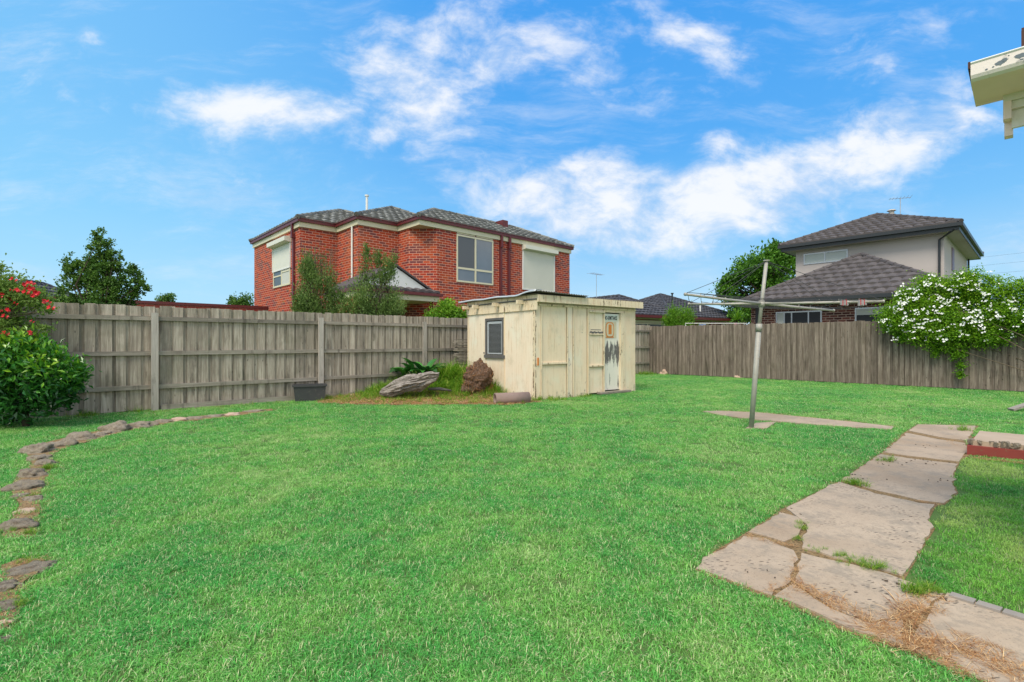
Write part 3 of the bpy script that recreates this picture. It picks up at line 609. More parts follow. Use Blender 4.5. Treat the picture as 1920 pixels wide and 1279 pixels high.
g.out(c, .7, g.noise(g.scale(uv, (20, 20, 1)), 1.), .15, .004, .25); MT['shed_paint'] = m
m, g = mat('shed_trim'); uv = g.uv(); o_ = g.obj()
c = g.mix(g.noise(o_, 3.), (.74, .60, .40), (.84, .71, .51)); c = g.mix(g.step(g.noise(g.scale(o_, (7, 7, 1.6)), 1.7, 8, .85), .56, .60), c, (.20, .14, .085)); c = g.mix(g.m('MULTIPLY', g.step(g.noise(g.scale(o_, (14, 14, 1.)), 1.3, 5, .8), .5, .65), .5), c, (.55, .33, .16))
g.out(c, .75, g.noise(o_, 30.), .3, .004, .2); MT['shed_trim'] = m
m, g = mat('shed_door'); uv = g.uv(); sp = g.n('ShaderNodeSeparateXYZ', {0: uv}); vz = sp.outputs[1]
c = g.mix(g.noise(uv, 3.), (.72, .68, .56), (.82, .77, .66))
band = g.m('MULTIPLY', g.step(vz, .45, .98), g.step(vz, 1.5, 1.05)); str_ = g.noise(g.scale(uv, (13, 1.5, 1)), 1., 7, .75)
mk = g.step(g.m('ADD', g.m('MULTIPLY', band, .22), str_), .64, .67)
mk2 = g.step(g.m('ADD', g.m('MULTIPLY', g.step(vz, .9, .1), .10), str_), .66, .69)
mk = g.m('MAXIMUM', mk, mk2); wd = g.mix(g.noise(g.scale(uv, (60, 3, 1)), 1., 4), (.06, .055, .05), (.24, .22, .20)); c = g.mix(mk, c, wd)
g.out(c, .7, g.m('MULTIPLY', mk, -1.), .4, .004, .25); MT['shed_door'] = m

sh = thing('garden_shed', 'old cream painted shed with flaking paint and corrugated iron roof', 'shed', (SN[0], SN[1], 0), math.atan2(SE[1], SE[0]))
LX, LY, HT = 3.40, 2.79, 2.22
wl = MB()
xs = [(0, .17, .012, .6), (.17, .957, 0, .5), (.957, 1.149, .012, .85), (1.149, 1.61, .004, .55), (1.61, 1.66, .02, .4), (1.66, 2.19, 0, .6), (2.95, LX, .004, .3)]
for x0, x1, pr, t in xs: wl.box(x0 + .002, x1 - .002, -pr, .05, 0 if x0 < 1.6 or x0 > 2.5 else .06, HT, t)
wl.box(2.20, 2.95, 0, .05, 2.03, HT, .5)                     # over the door
wl.box(LX - .05, LX, .052, LY, 0, HT, .4); wl.box(.05, LX - .052, LY - .05, LY, 0, HT, .4)
wl.build('front_wall', 'shed_paint', sh)
sw = MB()
for y0, y1, z0, z1, pr, t in ((.052, 1.13, 0, HT, 0, .85), (1.132, 1.92, 0, .98, .004, .7), (1.132, 1.92, 1.88, HT, .004, .7), (1.922, LY - .04, 0, HT, 0, .95), (LY - .038, LY, 0, HT, .01, .6)):
    sw.box(-pr, .04, y0, y1 - .004, z0, z1, t)
sw.build('side_wall', 'shed_paint', sh)
tr = MB()
for x in (.17, .957, 1.149, 1.64): tr.box(x - .012, x + .012, -.034, -.021, .02, 2.1, .5)
gr_ = MB()
for x in (.186, .942, .973, 1.134, 1.165, 1.605, 1.662, 2.165, 2.955): gr_.box(x - .004, x + .004, -.0135, -.0125, .02, 2.1)
for x in (.186, .942): gr_.box(x - .004, x + .004, -.0145, -.0136, .4, 1.1)
gr_.box(.2, .94, -.0335, -.0325, .785, .794); gr_.box(1.67, 2.16, -.0365, -.0355, .688, .699); gr_.box(1.67, 2.16, -.0235, -.0225, 1.463, 1.469)
gr_.build('open_joint', 'joint_dark', sh)
tr.box(.2, .94, -.032, -.001, .795, .835); tr.box(1.66, 2.2, -.05, -.001, 2.01, 2.06)
tr.box(1.66, 2.19, -.022, -.001, 1.47, 1.50); tr.box(1.67, 2.18, -.035, -.001, .70, .735); tr.box(2.17, 2.215, -.03, -.001, .06, 2.01); tr.box(1.664, 1.69, -.018, -.001, .06, 2.01)
tr.box(.0, 3.4, -.03, -.001 , 2.10, 2.14)
tr.build('trim', 'shed_trim', sh)
bt = MB(); bt.box(-.016, -.001, -.012, .05, .0, HT, .3); bt.box(-.018, -.001, 1.12, 1.145, .0, 2.0, .6); bt.box(-.016, -.001, 1.91, 1.93, 0, .98, .6); bt.box(-.03, -.002, -.1, LY, 2.0, 2.2, .9); bt.box(-.02, -.002, -.09, LY, 2.2, 2.334, .7)
bt.build('side_batten', 'shed_trim', sh)
R = random.Random(17); mb = MB()
for i in range(34):
    z = .02 + 2.1 * R.random() ** 1.6; h = R.uniform(.03, .16); w = R.uniform(.006, .02); x = R.uniform(.001, .02); mb.hexa([(x, -.0150, z), (x + w, -.0150, z + .01), (x + w, -.0122, z + .01), (x, -.0122, z), (x + w * .2, -.0150, z + h), (x + w * .7, -.0150, z + h * .8), (x + w * .7, -.0122, z + h * .8), (x + w * .2, -.0122, z + h)], R.random())
for i in range(30):
    z = .02 + 2. * R.random() ** 1.5; h = R.uniform(.03, .18); y = R.uniform(-.008, .035); w = R.uniform(.006, .016); mb.hexa([(-.0185, y, z), (-.0185, y + w, z), (-.0158, y + w, z), (-.0158, y, z), (-.0185, y + w * .2, z + h), (-.0185, y + w * .6, z + h), (-.0158, y + w * .6, z + h), (-.0158, y + w * .2, z + h)], R.random())
mb.build('rotten_corner_edge', 'joint_dark', sh)
mb = MB(); mb.box(1.745, 2.1, -.004, -.001, 1.585, 1.60)
R = random.Random(3); px_ = None
for i in range(15):                                           # torn sheet edge
    x = 1.70 + i * .033; z = 1.535 + .012 * math.sin(i * 1.7); mb.box(x, x + .034, -.012, -.001, z - .02 - R.uniform(0, .012), z + R.uniform(.0, .02), R.random())
mb.build('torn_slot', 'grey_frame', sh)
# window
w = MB().box(-.03, .0, 1.14, 1.20, .98, 1.88).box(-.03, .0, 1.86, 1.92, .98, 1.88).box(-.045, .0, 1.11, 1.95, .90, .979).box(-.03, .0, 1.2, 1.86, 1.82, 1.88).build('window_frame', 'grey_frame', sh)
MB().box(.03, .045, 1.2, 1.86, .98, 1.82).build('pane', 'dark_room', w)
mb = MB().box(-.008, .004, 1.21, 1.25, 1.0, 1.80).box(-.008, .004, 1.80, 1.85, 1.0, 1.80).box(-.008, .004, 1.25, 1.8, 1.0, 1.03).box(-.008, .004, 1.25, 1.8, 1.74, 1.80); mb.build('screen_frame', 'zinc', w)
mb = MB()
for i in range(24): z = 1.045 + i * .029; mb.box(0.0, .003, 1.25, 1.8, z, z + .008)
for i in range(14): y = 1.27 + i * .04; mb.box(.0035, .006, y, y + .006, 1.03, 1.74)
mb.build('mesh_screen', 'alu', w)
for y, z in ((2.0, 1.02), (1.72, .66)): MB().tube([(-.001, y, z), (-.013, y, z)], .02, 8).build('hole', 'dark_room', sh)
# door
dj = MB().box(2.80, 2.95, -.03, .05, .04, 2.03, .5).build('door_frame', 'shed_trim', sh)
dr = MB().box(2.216, 2.798, .02, .045, .10, 2.0).build('door', 'shed_door', sh)
sp_ = MB().box(2.23, 2.72, .008, .018, 1.83, 1.975).build('sign_plate', 'sign_white', dr)
cu = bpy.data.curves.new('sign_text', 'FONT'); cu.body = 'NO ADMITTANCE'; cu.size = .078; cu.extrude = .001; cu.offset = .003; cu.align_x = 'CENTER'; cu.align_y = 'CENTER'
to = bpy.data.objects.new('tmp', cu); C.objects.link(to); dg = bpy.context.evaluated_depsgraph_get(); me = bpy.data.meshes.new_from_object(to.evaluated_get(dg)); bpy.data.objects.remove(to)
xx = [v.co.x for v in me.vertices]; kx = .46 / (max(xx) - min(xx)); yy = [v.co.y for v in me.vertices]; ky = .095 / (max(yy) - min(yy)); my_ = (max(yy) + min(yy)) / 2
for v in me.vertices: v.co = Vector((2.47 + v.co.x * kx, .0065 - v.co.z, 1.895 + (v.co.y - my_) * ky))
me.materials.append(MT['letter_black']); lo = bpy.data.objects.new('sign_lettering', me); C.objects.link(lo); lo.parent = dr
def oval(cx, cz, rx, rz, n=40, p=3.2):
    o = []
    for i in range(n):
        a_ = 2 * PI * i / n; c_, s_ = math.cos(a_), math.sin(a_); o.append((cx + rx * abs(c_) ** (2 / p) * (1 if c_ > 0 else -1), cz + rz * abs(s_) ** (2 / p) * (1 if s_ > 0 else -1)))
    return o
def plate(pts, y0, y1, nm, mt, par):
    mb = MB(); n = len(pts); b_ = 0; mb.v = [(x, y0, z) for x, z in pts] + [(x, y1, z) for x, z in pts]
    mb.f = [tuple(range(n)), tuple(range(2 * n - 1, n - 1, -1))] + [(i, i + n, (i + 1) % n + n, (i + 1) % n) for i in range(n)]; mb.t = [.5] * (n + 2); mb.mi = [0] * (n + 2)
    return mb.build(nm, mt, par)
em = plate([(2.26, 1.40), (2.68, 1.40), (2.68, 1.80), (2.26, 1.80)][::-1], .013, .019, 'sticker', 'sticker_cream', dr)
plate(oval(2.44, 1.60, .155, .19), .010, .0125, 'sticker_ring', 'sticker_orange', em); plate(oval(2.44, 1.60, .128, .165), .0075, .0095, 'sticker_field', 'sticker_cream', em)
plate([(2.385, 1.49), (2.495, 1.49), (2.495, 1.72), (2.44, 1.74), (2.385, 1.72)], .005, .007, 'sticker_emblem', 'sticker_orange', em)
MB().box(2.30, 2.58, .010, .012, 1.40, 1.43).build('sticker_band', 'sticker_orange', em)
MB().box(1.95, 3.05, -.16, -.004, .03, .075).build('door_sill', 'rail_wood', sh); MB().box(2.35, 2.6, -.1, -.004, 0, .028).box(2.7, 2.95, -.1, -.004, 0, .028).build('sill_brick', 'clay', sh)
MB().box(.06, .09, -.035, -.013, .78, .95).build('latch_rust', 'sticker_orange', sh)
mb = MB().tube([(1.0, -.03, .92), (1.0, -.05, .86)], .01, 6); mb.build('hook', 'galv', sh)
# fascia and roof
MB().box(-.02, 3.55, -.14, -.10, 2.17, 2.33, .5).build('fascia', 'shed_trim', sh)
MB().box(-.04, LX, -.099, LY, 2.225, 2.25, .5).build('roof_lining', 'grey_frame', sh)
rt = MB()
for y in (.35, 1.3, 2.2, 2.66): MB().box(-.2, -.035, y, y + .07, 2.15, 2.235, .6).build('rafter_end', 'shed_trim', sh)
def corr(x0, x1, y0, y1, zf, nm, mt, amp=.012, per=.076, th=.004):
    mb = MB(); n = int((x1 - x0) / (per / 6)); ny_ = 10; V = []
    for i in range(n + 1):
        x = x0 + (x1 - x0) * i / n
        for j in range(ny_ + 1):
            y = y0 + (y1 - y0) * j / ny_; V.append((x, y, zf(x, y) + amp * math.cos(2 * PI * (x - x0) / per)))
    V2 = [(a_, b_, c_ - th) for a_, b_, c_ in V]; F = []; q = len(V)
    for i in range(n):
        for j in range(ny_):
            k = i * (ny_ + 1) + j; F.append((k, k + ny_ + 1, k + ny_ + 2, k + 1)); F.append((k + q, k + 1 + q, k + ny_ + 2 + q, k + ny_ + 1 + q))
        k = i * (ny_ + 1); F.append((k, k + q, k + ny_ + 1 + q, k + ny_ + 1)); k += ny_; F.append((k, k + ny_ + 1, k + ny_ + 1 + q, k + q))
    mb.raw(V + V2, F, [.5] * len(F)); return mb.build(nm, mt, sh)
corr(-.07, 3.5, -.12, LY + .15, lambda x, y: 2.345 + .0 * y, 'roof_sheet', 'roof_iron', .010)
corr(.0, 1.45, -.22, .7, lambda x, y: 2.378 + .02 * math.exp(-(y + .2) * 2.5) - .02 * x, 'roof_sheet', 'roof_iron', .014)
fl_ = MB(); n = 40; V = []
for i in range(n + 1):
    y = -.18 + (LY + .45) * i / n; z = 2.375 + .055 * math.exp(-((y + .2) ** 2) / .25) - .028 * math.exp(-((y - .45) ** 2) / .05) + .008 * math.sin(y * 6); V += [(-.135 - .01 * math.sin(y * 5), y, z - .035), (-.12 - .01 * math.sin(y * 5), y, z), (.1, y, z + .015)]
F = [];
for i in range(n): k = i * 3; F += [(k, k + 3, k + 4, k + 1), (k + 1, k + 4, k + 5, k + 2)]
fl_.raw(V, F, [.5] * len(F)); q = fl_.build('roof_flashing', 'zinc', sh, True); md = q.modifiers.new('s', 'SOLIDIFY'); md.thickness = .006

# ================================================================== things in the bed
pl = thing('planter_box', 'empty dark grey plastic trough planter against the left fence', 'planter', (-4.45, 10.72, 0), math.atan2(LD.y, LD.x) - .28)
def trough(w0, d0, w1, d1, z0, z1, th):
    mb = MB(); o0 = [(-w0, -d0), (w0, -d0), (w0, d0), (-w0, d0)]; o1 = [(-w1, -d1), (w1, -d1), (w1, d1), (-w1, d1)]
    for i in range(4):
        j = (i + 1) % 4; A, B, C_, D = (*o0[i], z0), (*o0[j], z0), (*o1[j], z1), (*o1[i], z1)
        s_ = lambda p: (p[0] * (1 - th / w1), p[1] * (1 - th / d1), p[2]); mb.face([A, B, C_, D]); mb.face([s_(B), s_(A), s_(D), s_(C_)]); mb.face([D, C_, s_(C_), s_(D)])
    mb.face([(*q_, z0 + .02) for q_ in o0]); return mb
trough(.29, .12, .33, .145, 0, .36, .012).build('tub', 'planter_plastic', pl)
mb = MB()
for (x0, x1, y0, y1) in ((-.35, .35, -.165, -.146), (-.35, .35, .146, .165), (-.35, -.332, -.145, .145), (.332, .35, -.145, .145)): mb.box(x0, x1, y0, y1, .325, .365)
mb.build('rim', 'planter_plastic', pl)
MB().box(-.3, .3, -.125, .125, .2, .28).build('potting_soil', 'bed', pl)
# big grey log
lg = MB(); nu, nv = 54, 44; A = Vector((-3.0, 11.05, .17)); B = Vector((-1.68, 11.2, .50))
for j in range(nv + 1):
    f = j / nv; p = A.lerp(B, f); r = (.20 + .07 * math.sin(f * 3)) * (.35 + .65 * min(1, f * 5)) * (1 - .45 * max(0, (f - .75) / .25)) * (1 if 0 < j < nv else .02)
    for i in range(nu):
        th = 2 * PI * i / nu; k = 1 + .42 * mn.noise(Vector((f * 3, math.cos(th) * 1.6, math.sin(th) * 1.6))) + .34 * mn.noise(Vector((f * 4, math.cos(th) * 4.5, math.sin(th) * 4.5 + 9))) + .16 * mn.noise(Vector((f * 9, math.cos(th) * 11, math.sin(th) * 11)))
        lg.v.append((p.x + .25 * math.sin(th) * r * k, p.y + math.cos(th) * r * k * .9, p.z + math.sin(th) * r * k * .72))
for j in range(nv):
    for i in range(nu): a_, b_ = j * nu + i, j * nu + (i + 1) % nu; lg.f.append((a_, b_, b_ + nu, a_ + nu)); lg.t.append(.8); lg.mi.append(0)
lg.f.append(tuple(nv * nu + i for i in range(nu))); lg.t.append(.8); lg.mi.append(0)
tag(lg.build('log', 'log_wood'), 'big weathered grey log propped on the weeds near the fence', 'log')
mb = MB(); mb.tube([(-1.95, 11.35, .20), (-1.7, 11.4, .2), (-1.42, 11.45, .15)], [.03, .04, .02], 7, .3); tag(mb.build('fallen_branch', 'log_wood', None, True), 'short broken branch lying right of the big log', 'branch')
# root ball
rb = thing('root_ball', 'large matted brown root ball leaning on the shed side wall', 'root ball', (-.80, 11.55, .40)); mb = MB(); nu, nv = 64, 44
for j in range(nv + 1):
    th = PI * j / nv
    for i in range(nu):
        ph = 2 * PI * i / nu; d = Vector((math.sin(th) * math.cos(ph), math.sin(th) * math.sin(ph), math.cos(th)))
        k = 1 + .24 * mn.noise(d * 1.5 + Vector((2, 0, 1))) + .22 * mn.noise(d * 4) + .17 * mn.noise(d * 10); sk = -.10 * max(0, -d.z)
        mb.v.append((d.x * .32 * k + sk * 1.9, d.y * .28 * k, d.z * .39 * k))
for j in range(nv):
    for i in range(nu): a_, b_ = j * nu + i, j * nu + (i + 1) % nu; mb.f.append((a_, a_ + nu, b_ + nu, b_)); mb.t.append(.5); mb.mi.append(0)
mb.build('root_mass', 'rootball', rb, True)
R = random.Random(12); mb = MB()
for i in range(240):
    d = Vector((R.gauss(0, 1), R.gauss(0, 1), R.gauss(0, 1))).normalized(); p = Vector((d.x * .34, d.y * .30, d.z * .41)); tt = Vector((R.gauss(0, 1), R.gauss(0, 1), R.gauss(0, 1))) * .07
    mb.tube([p - tt * .6, p + d * .035, p + tt * .7 + d * .01], [.003, .0035, .0015], 3, R.uniform(0, .5), False)
mb.build('root_strands', 'straw', rb)
# clay pipe (half buried, open end to the left)
cp = MB(); n = 22; A = Vector((-.36, 10.22, .10)); B = Vector((.36, 10.46, .10)); dd = (B - A).normalized(); sd = Vector((-dd.y, dd.x, 0)); V = []
for (e, r) in ((A, .125), (B, .125), (B, .098), (A, .098)):
    for i in range(n): th = 2 * PI * i / n; V.append(tuple(e + sd * math.cos(th) * r + Vector((0, 0, 1)) * math.sin(th) * r))
F = []
for k in range(4):
    for i in range(n): F.append((k * n + i, k * n + (i + 1) % n, ((k + 1) % 4) * n + (i + 1) % n, ((k + 1) % 4) * n + i))
cp.raw(V, F, [.5] * len(F)); tag(cp.build('clay_pipe', 'clay', None, True), 'dull brown hollow clay pipe lying at the near corner of the shed', 'pipe')
# stacked sheets behind shed
mb = MB(); R = random.Random(2)
sk = thing('sheet_stack', 'stack of old grey fibre sheets between the shed and the left fence', 'stack', (-1.32, 13.22, 0), math.atan2(SE[1], SE[0]))
for i in range(26): dx = R.uniform(-.06, .05); mb.box(-.22 + dx, 1.4 + dx, -.09, .12, .3 + i * .042, .3 + i * .042 + R.uniform(.012, .028), R.random())
mb.build('sheets', 'rail_wood', sk); MB().box(0, .3, -.09, .12, 0, .29).build('stack_base', 'rail_wood', sk)
tag(MB().bar((-1.35, 12.75, .42), (-.98, 12.72, .60), .08, .035, .3).build('timber_offcut', 'rail_wood'), 'short grey timber offcut poking from weeds left of the shed', 'plank')
# broad leaved plant on the mound
ap = thing('broad_leaved_plant', 'dark green broad leaved plant in the weeds by the fence', 'plant', (-2.42, 12.2, .34)); ap.scale = (1.35, 1.35, 1.35); R = random.Random(5); mb = MB(); sm_ = MB()
for i in range(26):
    az = R.uniform(0, 2 * PI); el = R.uniform(.35, 1.25); L = R.uniform(.28, .5); dx, dy = math.cos(az), math.sin(az); base = Vector((R.uniform(-.22, .22), R.uniform(-.1, .1), 0)); W = R.uniform(.05, .085); prev = None; t = R.random()
    sm_.tube([base, base + Vector((dx * .05, dy * .05, .15))], [.012, .009], 5); base = base + Vector((dx * .05, dy * .05, .13))
    for k in range(7):
        f = k / 6; c_ = base + Vector((dx * L * f * math.cos(el * (1 - .5 * f)), dy * L * f * math.cos(el * (1 - .5 * f)), L * f * math.sin(el) - .16 * f * f)); w = W * math.sin(PI * min(.98, f * .92 + .08)) ** .7; sd = Vector((-dy, dx, 0)) * w
        cur = (c_ - sd + Vector((0, 0, w * .4)), c_, c_ + sd + Vector((0, 0, w * .4)))
        if prev: mb.face([prev[0], prev[1], cur[1], cur[0]], t); mb.face([prev[1], prev[2], cur[2], cur[1]], t)
        prev = cur
mb.build('leaves', 'leaf_strap', ap); sm_.build('stems', 'leaf_strap', ap)

# ================================================================== ROTARY CLOTHES LINE
hb = gp(1408, 801); hz_ = thing('rotary_clothes_line', 'old leaning rotary clothes line with galvanised arms and sagging wires', 'clothes line', (hb[0], hb[1], 0)); O = Vector((hb[0], hb[1], 0))
def at(px, py, Y): return Vector((ray(px) * Y, Y, EYE + (638 - py) * Y / FP)) - O
J = at(1428, 566, 7.26); T = at(1437, 487, 7.28); K = at(1423, 612, 7.25)
MB().tube([(0, 0, -.05), K], [.036, .036], 14).build('lower_pole', 'galv', hz_, True)
MB().tube([K, T], [.026, .026], 14).build('upper_pole', 'galv', hz_, True)
MB().tube([K - Vector((0, 0, .05)), K + Vector((0, 0, .06))], [.046, .044], 14).build('collar', 'galv', hz_, True); MB().tube([J - Vector((0, 0, .05)), J + Vector((0, 0, .04))], [.043, .043], 12).build('collar', 'galv', hz_, True)
MB().tube([T, T + Vector((0, 0, .015))], [.045, .045], 14).build('cap', 'galv', hz_, True)
ends = [at(1286, 549, 6.55), at(1655, 562, 6.6), at(1562, 579, 7.95), at(1293, 567, 7.95)]
for e in ends: MB().tube([J, J.lerp(e, .5) - Vector((0, 0, .005)), e], [.020, .019, .017], 10).tube([e, e + (e - J).normalized() * .02], [.023, .023], 8).build('arm', 'galv', hz_, True)
mb = MB()
for e in ends:
    for k in (1., .62): mb.tube([T, J.lerp(e, k) + Vector((0, 0, .015))], .0035, 4, cap=False)
for ring in (.98, .82, .66, .5):
    for i in range(4):
        a_, b_ = J.lerp(ends[i], ring), J.lerp(ends[(i + 1) % 4], ring); up = Vector((0, 0, .03)); pts = [a_.lerp(b_, s_ / 6) + up - Vector((0, 0, .05 * math.sin(PI * s_ / 6))) for s_ in range(7)]; mb.tube(pts, .0035, 4, cap=False)
mb.build('wires', 'wire', hz_)
for e in ends:
    for k in (.5, .66, .82): p = J.lerp(e, k); MB().tube([p, p + Vector((0, 0, .04))], .007, 6).build('wire_hook', 'galv', hz_)
for k, lb in ((.70, 0), (.84, 1)):
    p = J.lerp(ends[1], k); R = random.Random(lb); mb = MB()
    for i in range(8):
        q = p + Vector((-.045 + .0125 * i, 0, R.uniform(-.01, .01))); mb.box(q.x - .004, q.x + .004, q.y - .03, q.y + .008, q.z - .05, q.z + .028, R.random(), 1 if i in (1, 5) else 0)
    o = mb.build('clothes_pegs', ['peg_white', 'peg_red'], None, loc=tuple(O)); tag(o, ('red and white pegs clipped on the arm nearer the pole', 'red and white pegs clipped near the end of the right arm')[lb], 'clothes pegs', 'peg bunches on the clothes line')

# ================================================================== RED BRICK HOUSE
UX = (.728, .686); HO = (-2.6225, 17.0); ra = math.atan2(UX[1], UX[0])
rh = thing('brick_house', 'two storey red brick house with grey tiled roof beyond the left fence', 'house', (HO[0], HO[1], 0), ra)
outl = [(-3.54, 8.32), (-3.54, 3.07), (-2.22, 3.07), (-2.22, 1.41), (-.69, 1.41), (-.69, .69), (0, 0), (7.16, 0), (7.16, 8.32)]
MB().prism(outl, 0, 5.26).build('wall', 'brick_red', rh)
sq = [(-3.54, 8.32), (-3.54, 3.07), (-2.22, 3.07), (-2.22, 1.41), (-.69, 1.41), (-.69, 0), (7.16, 0), (7.16, 8.32)]
MB().prism(offset(sq, .055), 5.262, 5.43).build('eave_lining', 'cream', rh)
gu = MB().prism(offset(sq, .13), 5.431, 5.53); gu.prism(offset(sq, .15), 5.531, 5.55); gu.build('gutter', 'maroon', rh)
hip(-3.68, 2.0, 2.93, 8.46, 5.53, .458, rh, 'tile_grey'); hip(-2.36, 3.74, 1.27, 8.46, 5.53, .462, rh, 'tile_grey'); hip(-.83, 7.30, -.14, 3.60, 5.53, .47, rh, 'tile_grey')
MB().box(4.2, 4.5, 1.2, 2.2, 5.6, 6.50).build('fire_wall', 'maroon', rh)
MB().tube([(.0, 5.2, 6.4), (.0, 5.2, 7.5)], .05, 10).tube([(.0, 5.2, 7.5), (.0, 5.2, 7.56)], .085, 10).build('flue', 'white_paint', rh)
# window on long wall
wf = MB()
for b_ in ((.85, 2.59, 3.47, 3.53), (.85, 2.59, 5.13, 5.19), (.85, .90, 3.531, 5.129), (2.54, 2.59, 3.531, 5.129), (1.68, 1.75, 3.531, 5.129), (.901, 1.679, 3.94, 4.01), (1.751, 2.539, 3.94, 4.01)): wf.box(b_[0], b_[1], -.03, -.001, b_[2], b_[3])
wo = wf.build('window', 'cream', rh)
MB().box(.90, 1.68, -.012, -.002, 4.01, 5.13).build('pane', 'glass_dim', wo); MB().box(1.75, 2.54, -.012, -.002, 4.01, 5.13).build('pane', 'glass', wo)
MB().box(.90, 1.68, -.012, -.002, 3.53, 3.94).build('pane', 'glass', wo); MB().box(1.75, 2.54, -.012, -.002, 3.53, 3.94).build('pane', 'glass', wo)
MB().box(.85, 2.6, -.012, -.001, 5.19, 5.262).build('lintel', 'maroon', wo); MB().box(.86, 1.70, -.02, -.0125, 5.215, 5.258).box(1.76, 2.58, -.02, -.0125, 5.215, 5.258).build('lintel_panel', 'cream', wo)
for x in (2.97, 3.40):
    MB().box(x - .05, x + .05, -.075, -.001, 2.6, 5.2).box(x - .065, x + .065, -.13, -.001, 4.98, 5.05).box(x - .05, x + .05, -.13, -.056, 5.05, 5.431).build('downpipe', 'maroon', rh)
def shutter(par, x0, x1, z0, z1, box, nm='roller_shutter', slat=.045):
    mb = MB(); z = z0
    while z < z1 - .01: mb.box(x0, x1, -.03, -.006, z, min(z + slat - .006, z1)); mb.box(x0, x1, -.022, -.006, min(z + slat - .006, z1), min(z + slat, z1 + .001)); z += slat
    o = mb.build(nm, 'shutter_white', par)
    MB().box(x0 - .05, x0, -.05, -.001, z0 - .04, z1).box(x1, x1 + .05, -.05, -.001, z0 - .04, z1).box(x0, x1, -.045, -.031, z0 - .04, z0 + .01).build('guide_rail', 'white_paint', o)
    MB().hexa([(x0 - .07, -.24, z1 + .05), (x1 + .07, -.24, z1 + .05), (x1 + .07, -.001, z1), (x0 - .07, -.001, z1), (x0 - .07, -.24, z1 + .2), (x1 + .07, -.24, z1 + .2), (x1 + .07, -.001, z1 + .24), (x0 - .07, -.001, z1 + .24)]).build('shutter_box', 'shutter_white', o)
    return o
shutter(rh, 4.22, 6.07, 3.47, 5.03, 1)
# side wall (A): built in wall space then turned
side = bpy.data.objects.new('side_window', None); C.objects.link(side); side.parent = rh; side.location = (-3.54, 8.32, 0); side.rotation_euler = (0, 0, -PI / 2)
# along +x = towards the camera; x = 8.32-ly
fr = MB()
for b_ in ((2.50, 4.33, 3.36, 3.42), (2.50, 2.56, 3.421, 4.0), (4.27, 4.33, 3.421, 4.0), (3.40, 3.46, 3.421, 4.0), (2.561, 3.399, 3.75, 3.80), (3.461, 4.269, 3.86, 3.9)): fr.box(b_[0], b_[1], -.03, -.001, b_[2], b_[3])
fr.build('frame', 'cream', side); MB().box(2.56, 3.40, -.012, -.002, 3.42, 4.0).build('pane', 'glass_dim', side); MB().box(3.46, 4.27, -.014, -.002, 3.42, 4.0).build('blind', 'curtain', side)
shp = shutter(side, 2.50, 4.33, 4.0, 4.86, 1, 'shutter', .9)
MB().box(4.70, 4.80, -.08, -.001, 2.5, 5.1).box(4.68, 4.82, -.13, -.001, 4.95, 5.02).box(4.7, 4.8, -.13, -.06, 5.02, 5.431).build('downpipe', 'maroon', rh).matrix_parent_inverse = Matrix.Translation((-3.54, 8.32, 0)) @ Matrix.Rotation(-PI / 2, 4, 'Z')
MB().tube([(-2.27, 1.78, 2.6), (-2.27, 1.78, 5.26)], .035, 8).build('waste_pipe', 'white_paint', rh)
# porch
po = bpy.data.objects.new('porch', None); C.objects.link(po); po.parent = rh
mb = MB(); tile_face(mb, (-3.35, -.78), (1, 0), (0, 1), 2.95, 1., .42, 2.88, .75, 1, 1)
tile_face(mb, (-.40, -.78), (0, 1), (-1, 0), 1.9, 1., .42, 2.88, .7, 1, 0); tile_face(mb, (-3.35, 1.3), (0, -1), (1, 0), 2.08, 1., .42, 2.88, .7, 0, 1)
mb.build('porch_roof', 'tile_charcoal', po)
ap_ = (-1.88, 3.72); mb = MB()
for (x0, x1, l0, l1) in ((-3.30, -1.88, 0, 1), (-1.88, -.46, 1, 0)):
    zl, zr = (2.98, 3.72) if l1 else (3.72, 2.98)
    mb.hexa([(x0, -.52, zl - .03), (x1, -.52, zr - .03), (x1, 1.4, zr - .03), (x0, 1.4, zl - .03), (x0, -.52, zl + .03), (x1, -.52, zr + .03), (x1, 1.4, zr + .03), (x0, 1.4, zl + .03)], .4)
mb.build('gable_roof', 'tile_charcoal', po)
mb = MB(); mb.v = [(-3.2, -.46, 2.96), (-.56, -.46, 2.96), (-1.88, -.46, 3.66), (-3.2, -.40, 2.96), (-.56, -.40, 2.96), (-1.88, -.40, 3.66)]; mb.f = [(0, 1, 2), (5, 4, 3), (0, 3, 4, 1), (1, 4, 5, 2), (2, 5, 3, 0)]; mb.t = [.5] * 5; mb.mi = [0] * 5
mb.build('gable_panel', 'white_paint', po)
MB().box(-3.42, -.33, -.85, -.76, 2.79, 2.88).box(-.42, -.33, -.759, .6, 2.79, 2.88).box(-3.42, -3.33, -.759, 1.4, 2.79, 2.88).build('porch_gutter', 'maroon', po)
MB().box(-3.35, -.42, -.75, 1.3, 2.62, 2.79).build('porch_lining', 'cream', po)
for x in (-3.25, -.5): MB().box(x - .12, x + .12, -.7, -.46, 0, 2.618).build('porch_pier', 'brick_red', po)
# garage wall
gw = thing('garage_wall', 'low red brick garage wall with maroon capping beyond the left fence', 'wall', (HO[0], HO[1], 0), ra)
MB().box(-15, -3.545, 6.5, 6.72, 0, 2.60).build('brickwork', 'brick_wall_red', gw); MB().box(-15, -3.545, 6.47, 6.75, 2.601, 2.70).build('capping', 'maroon', gw)

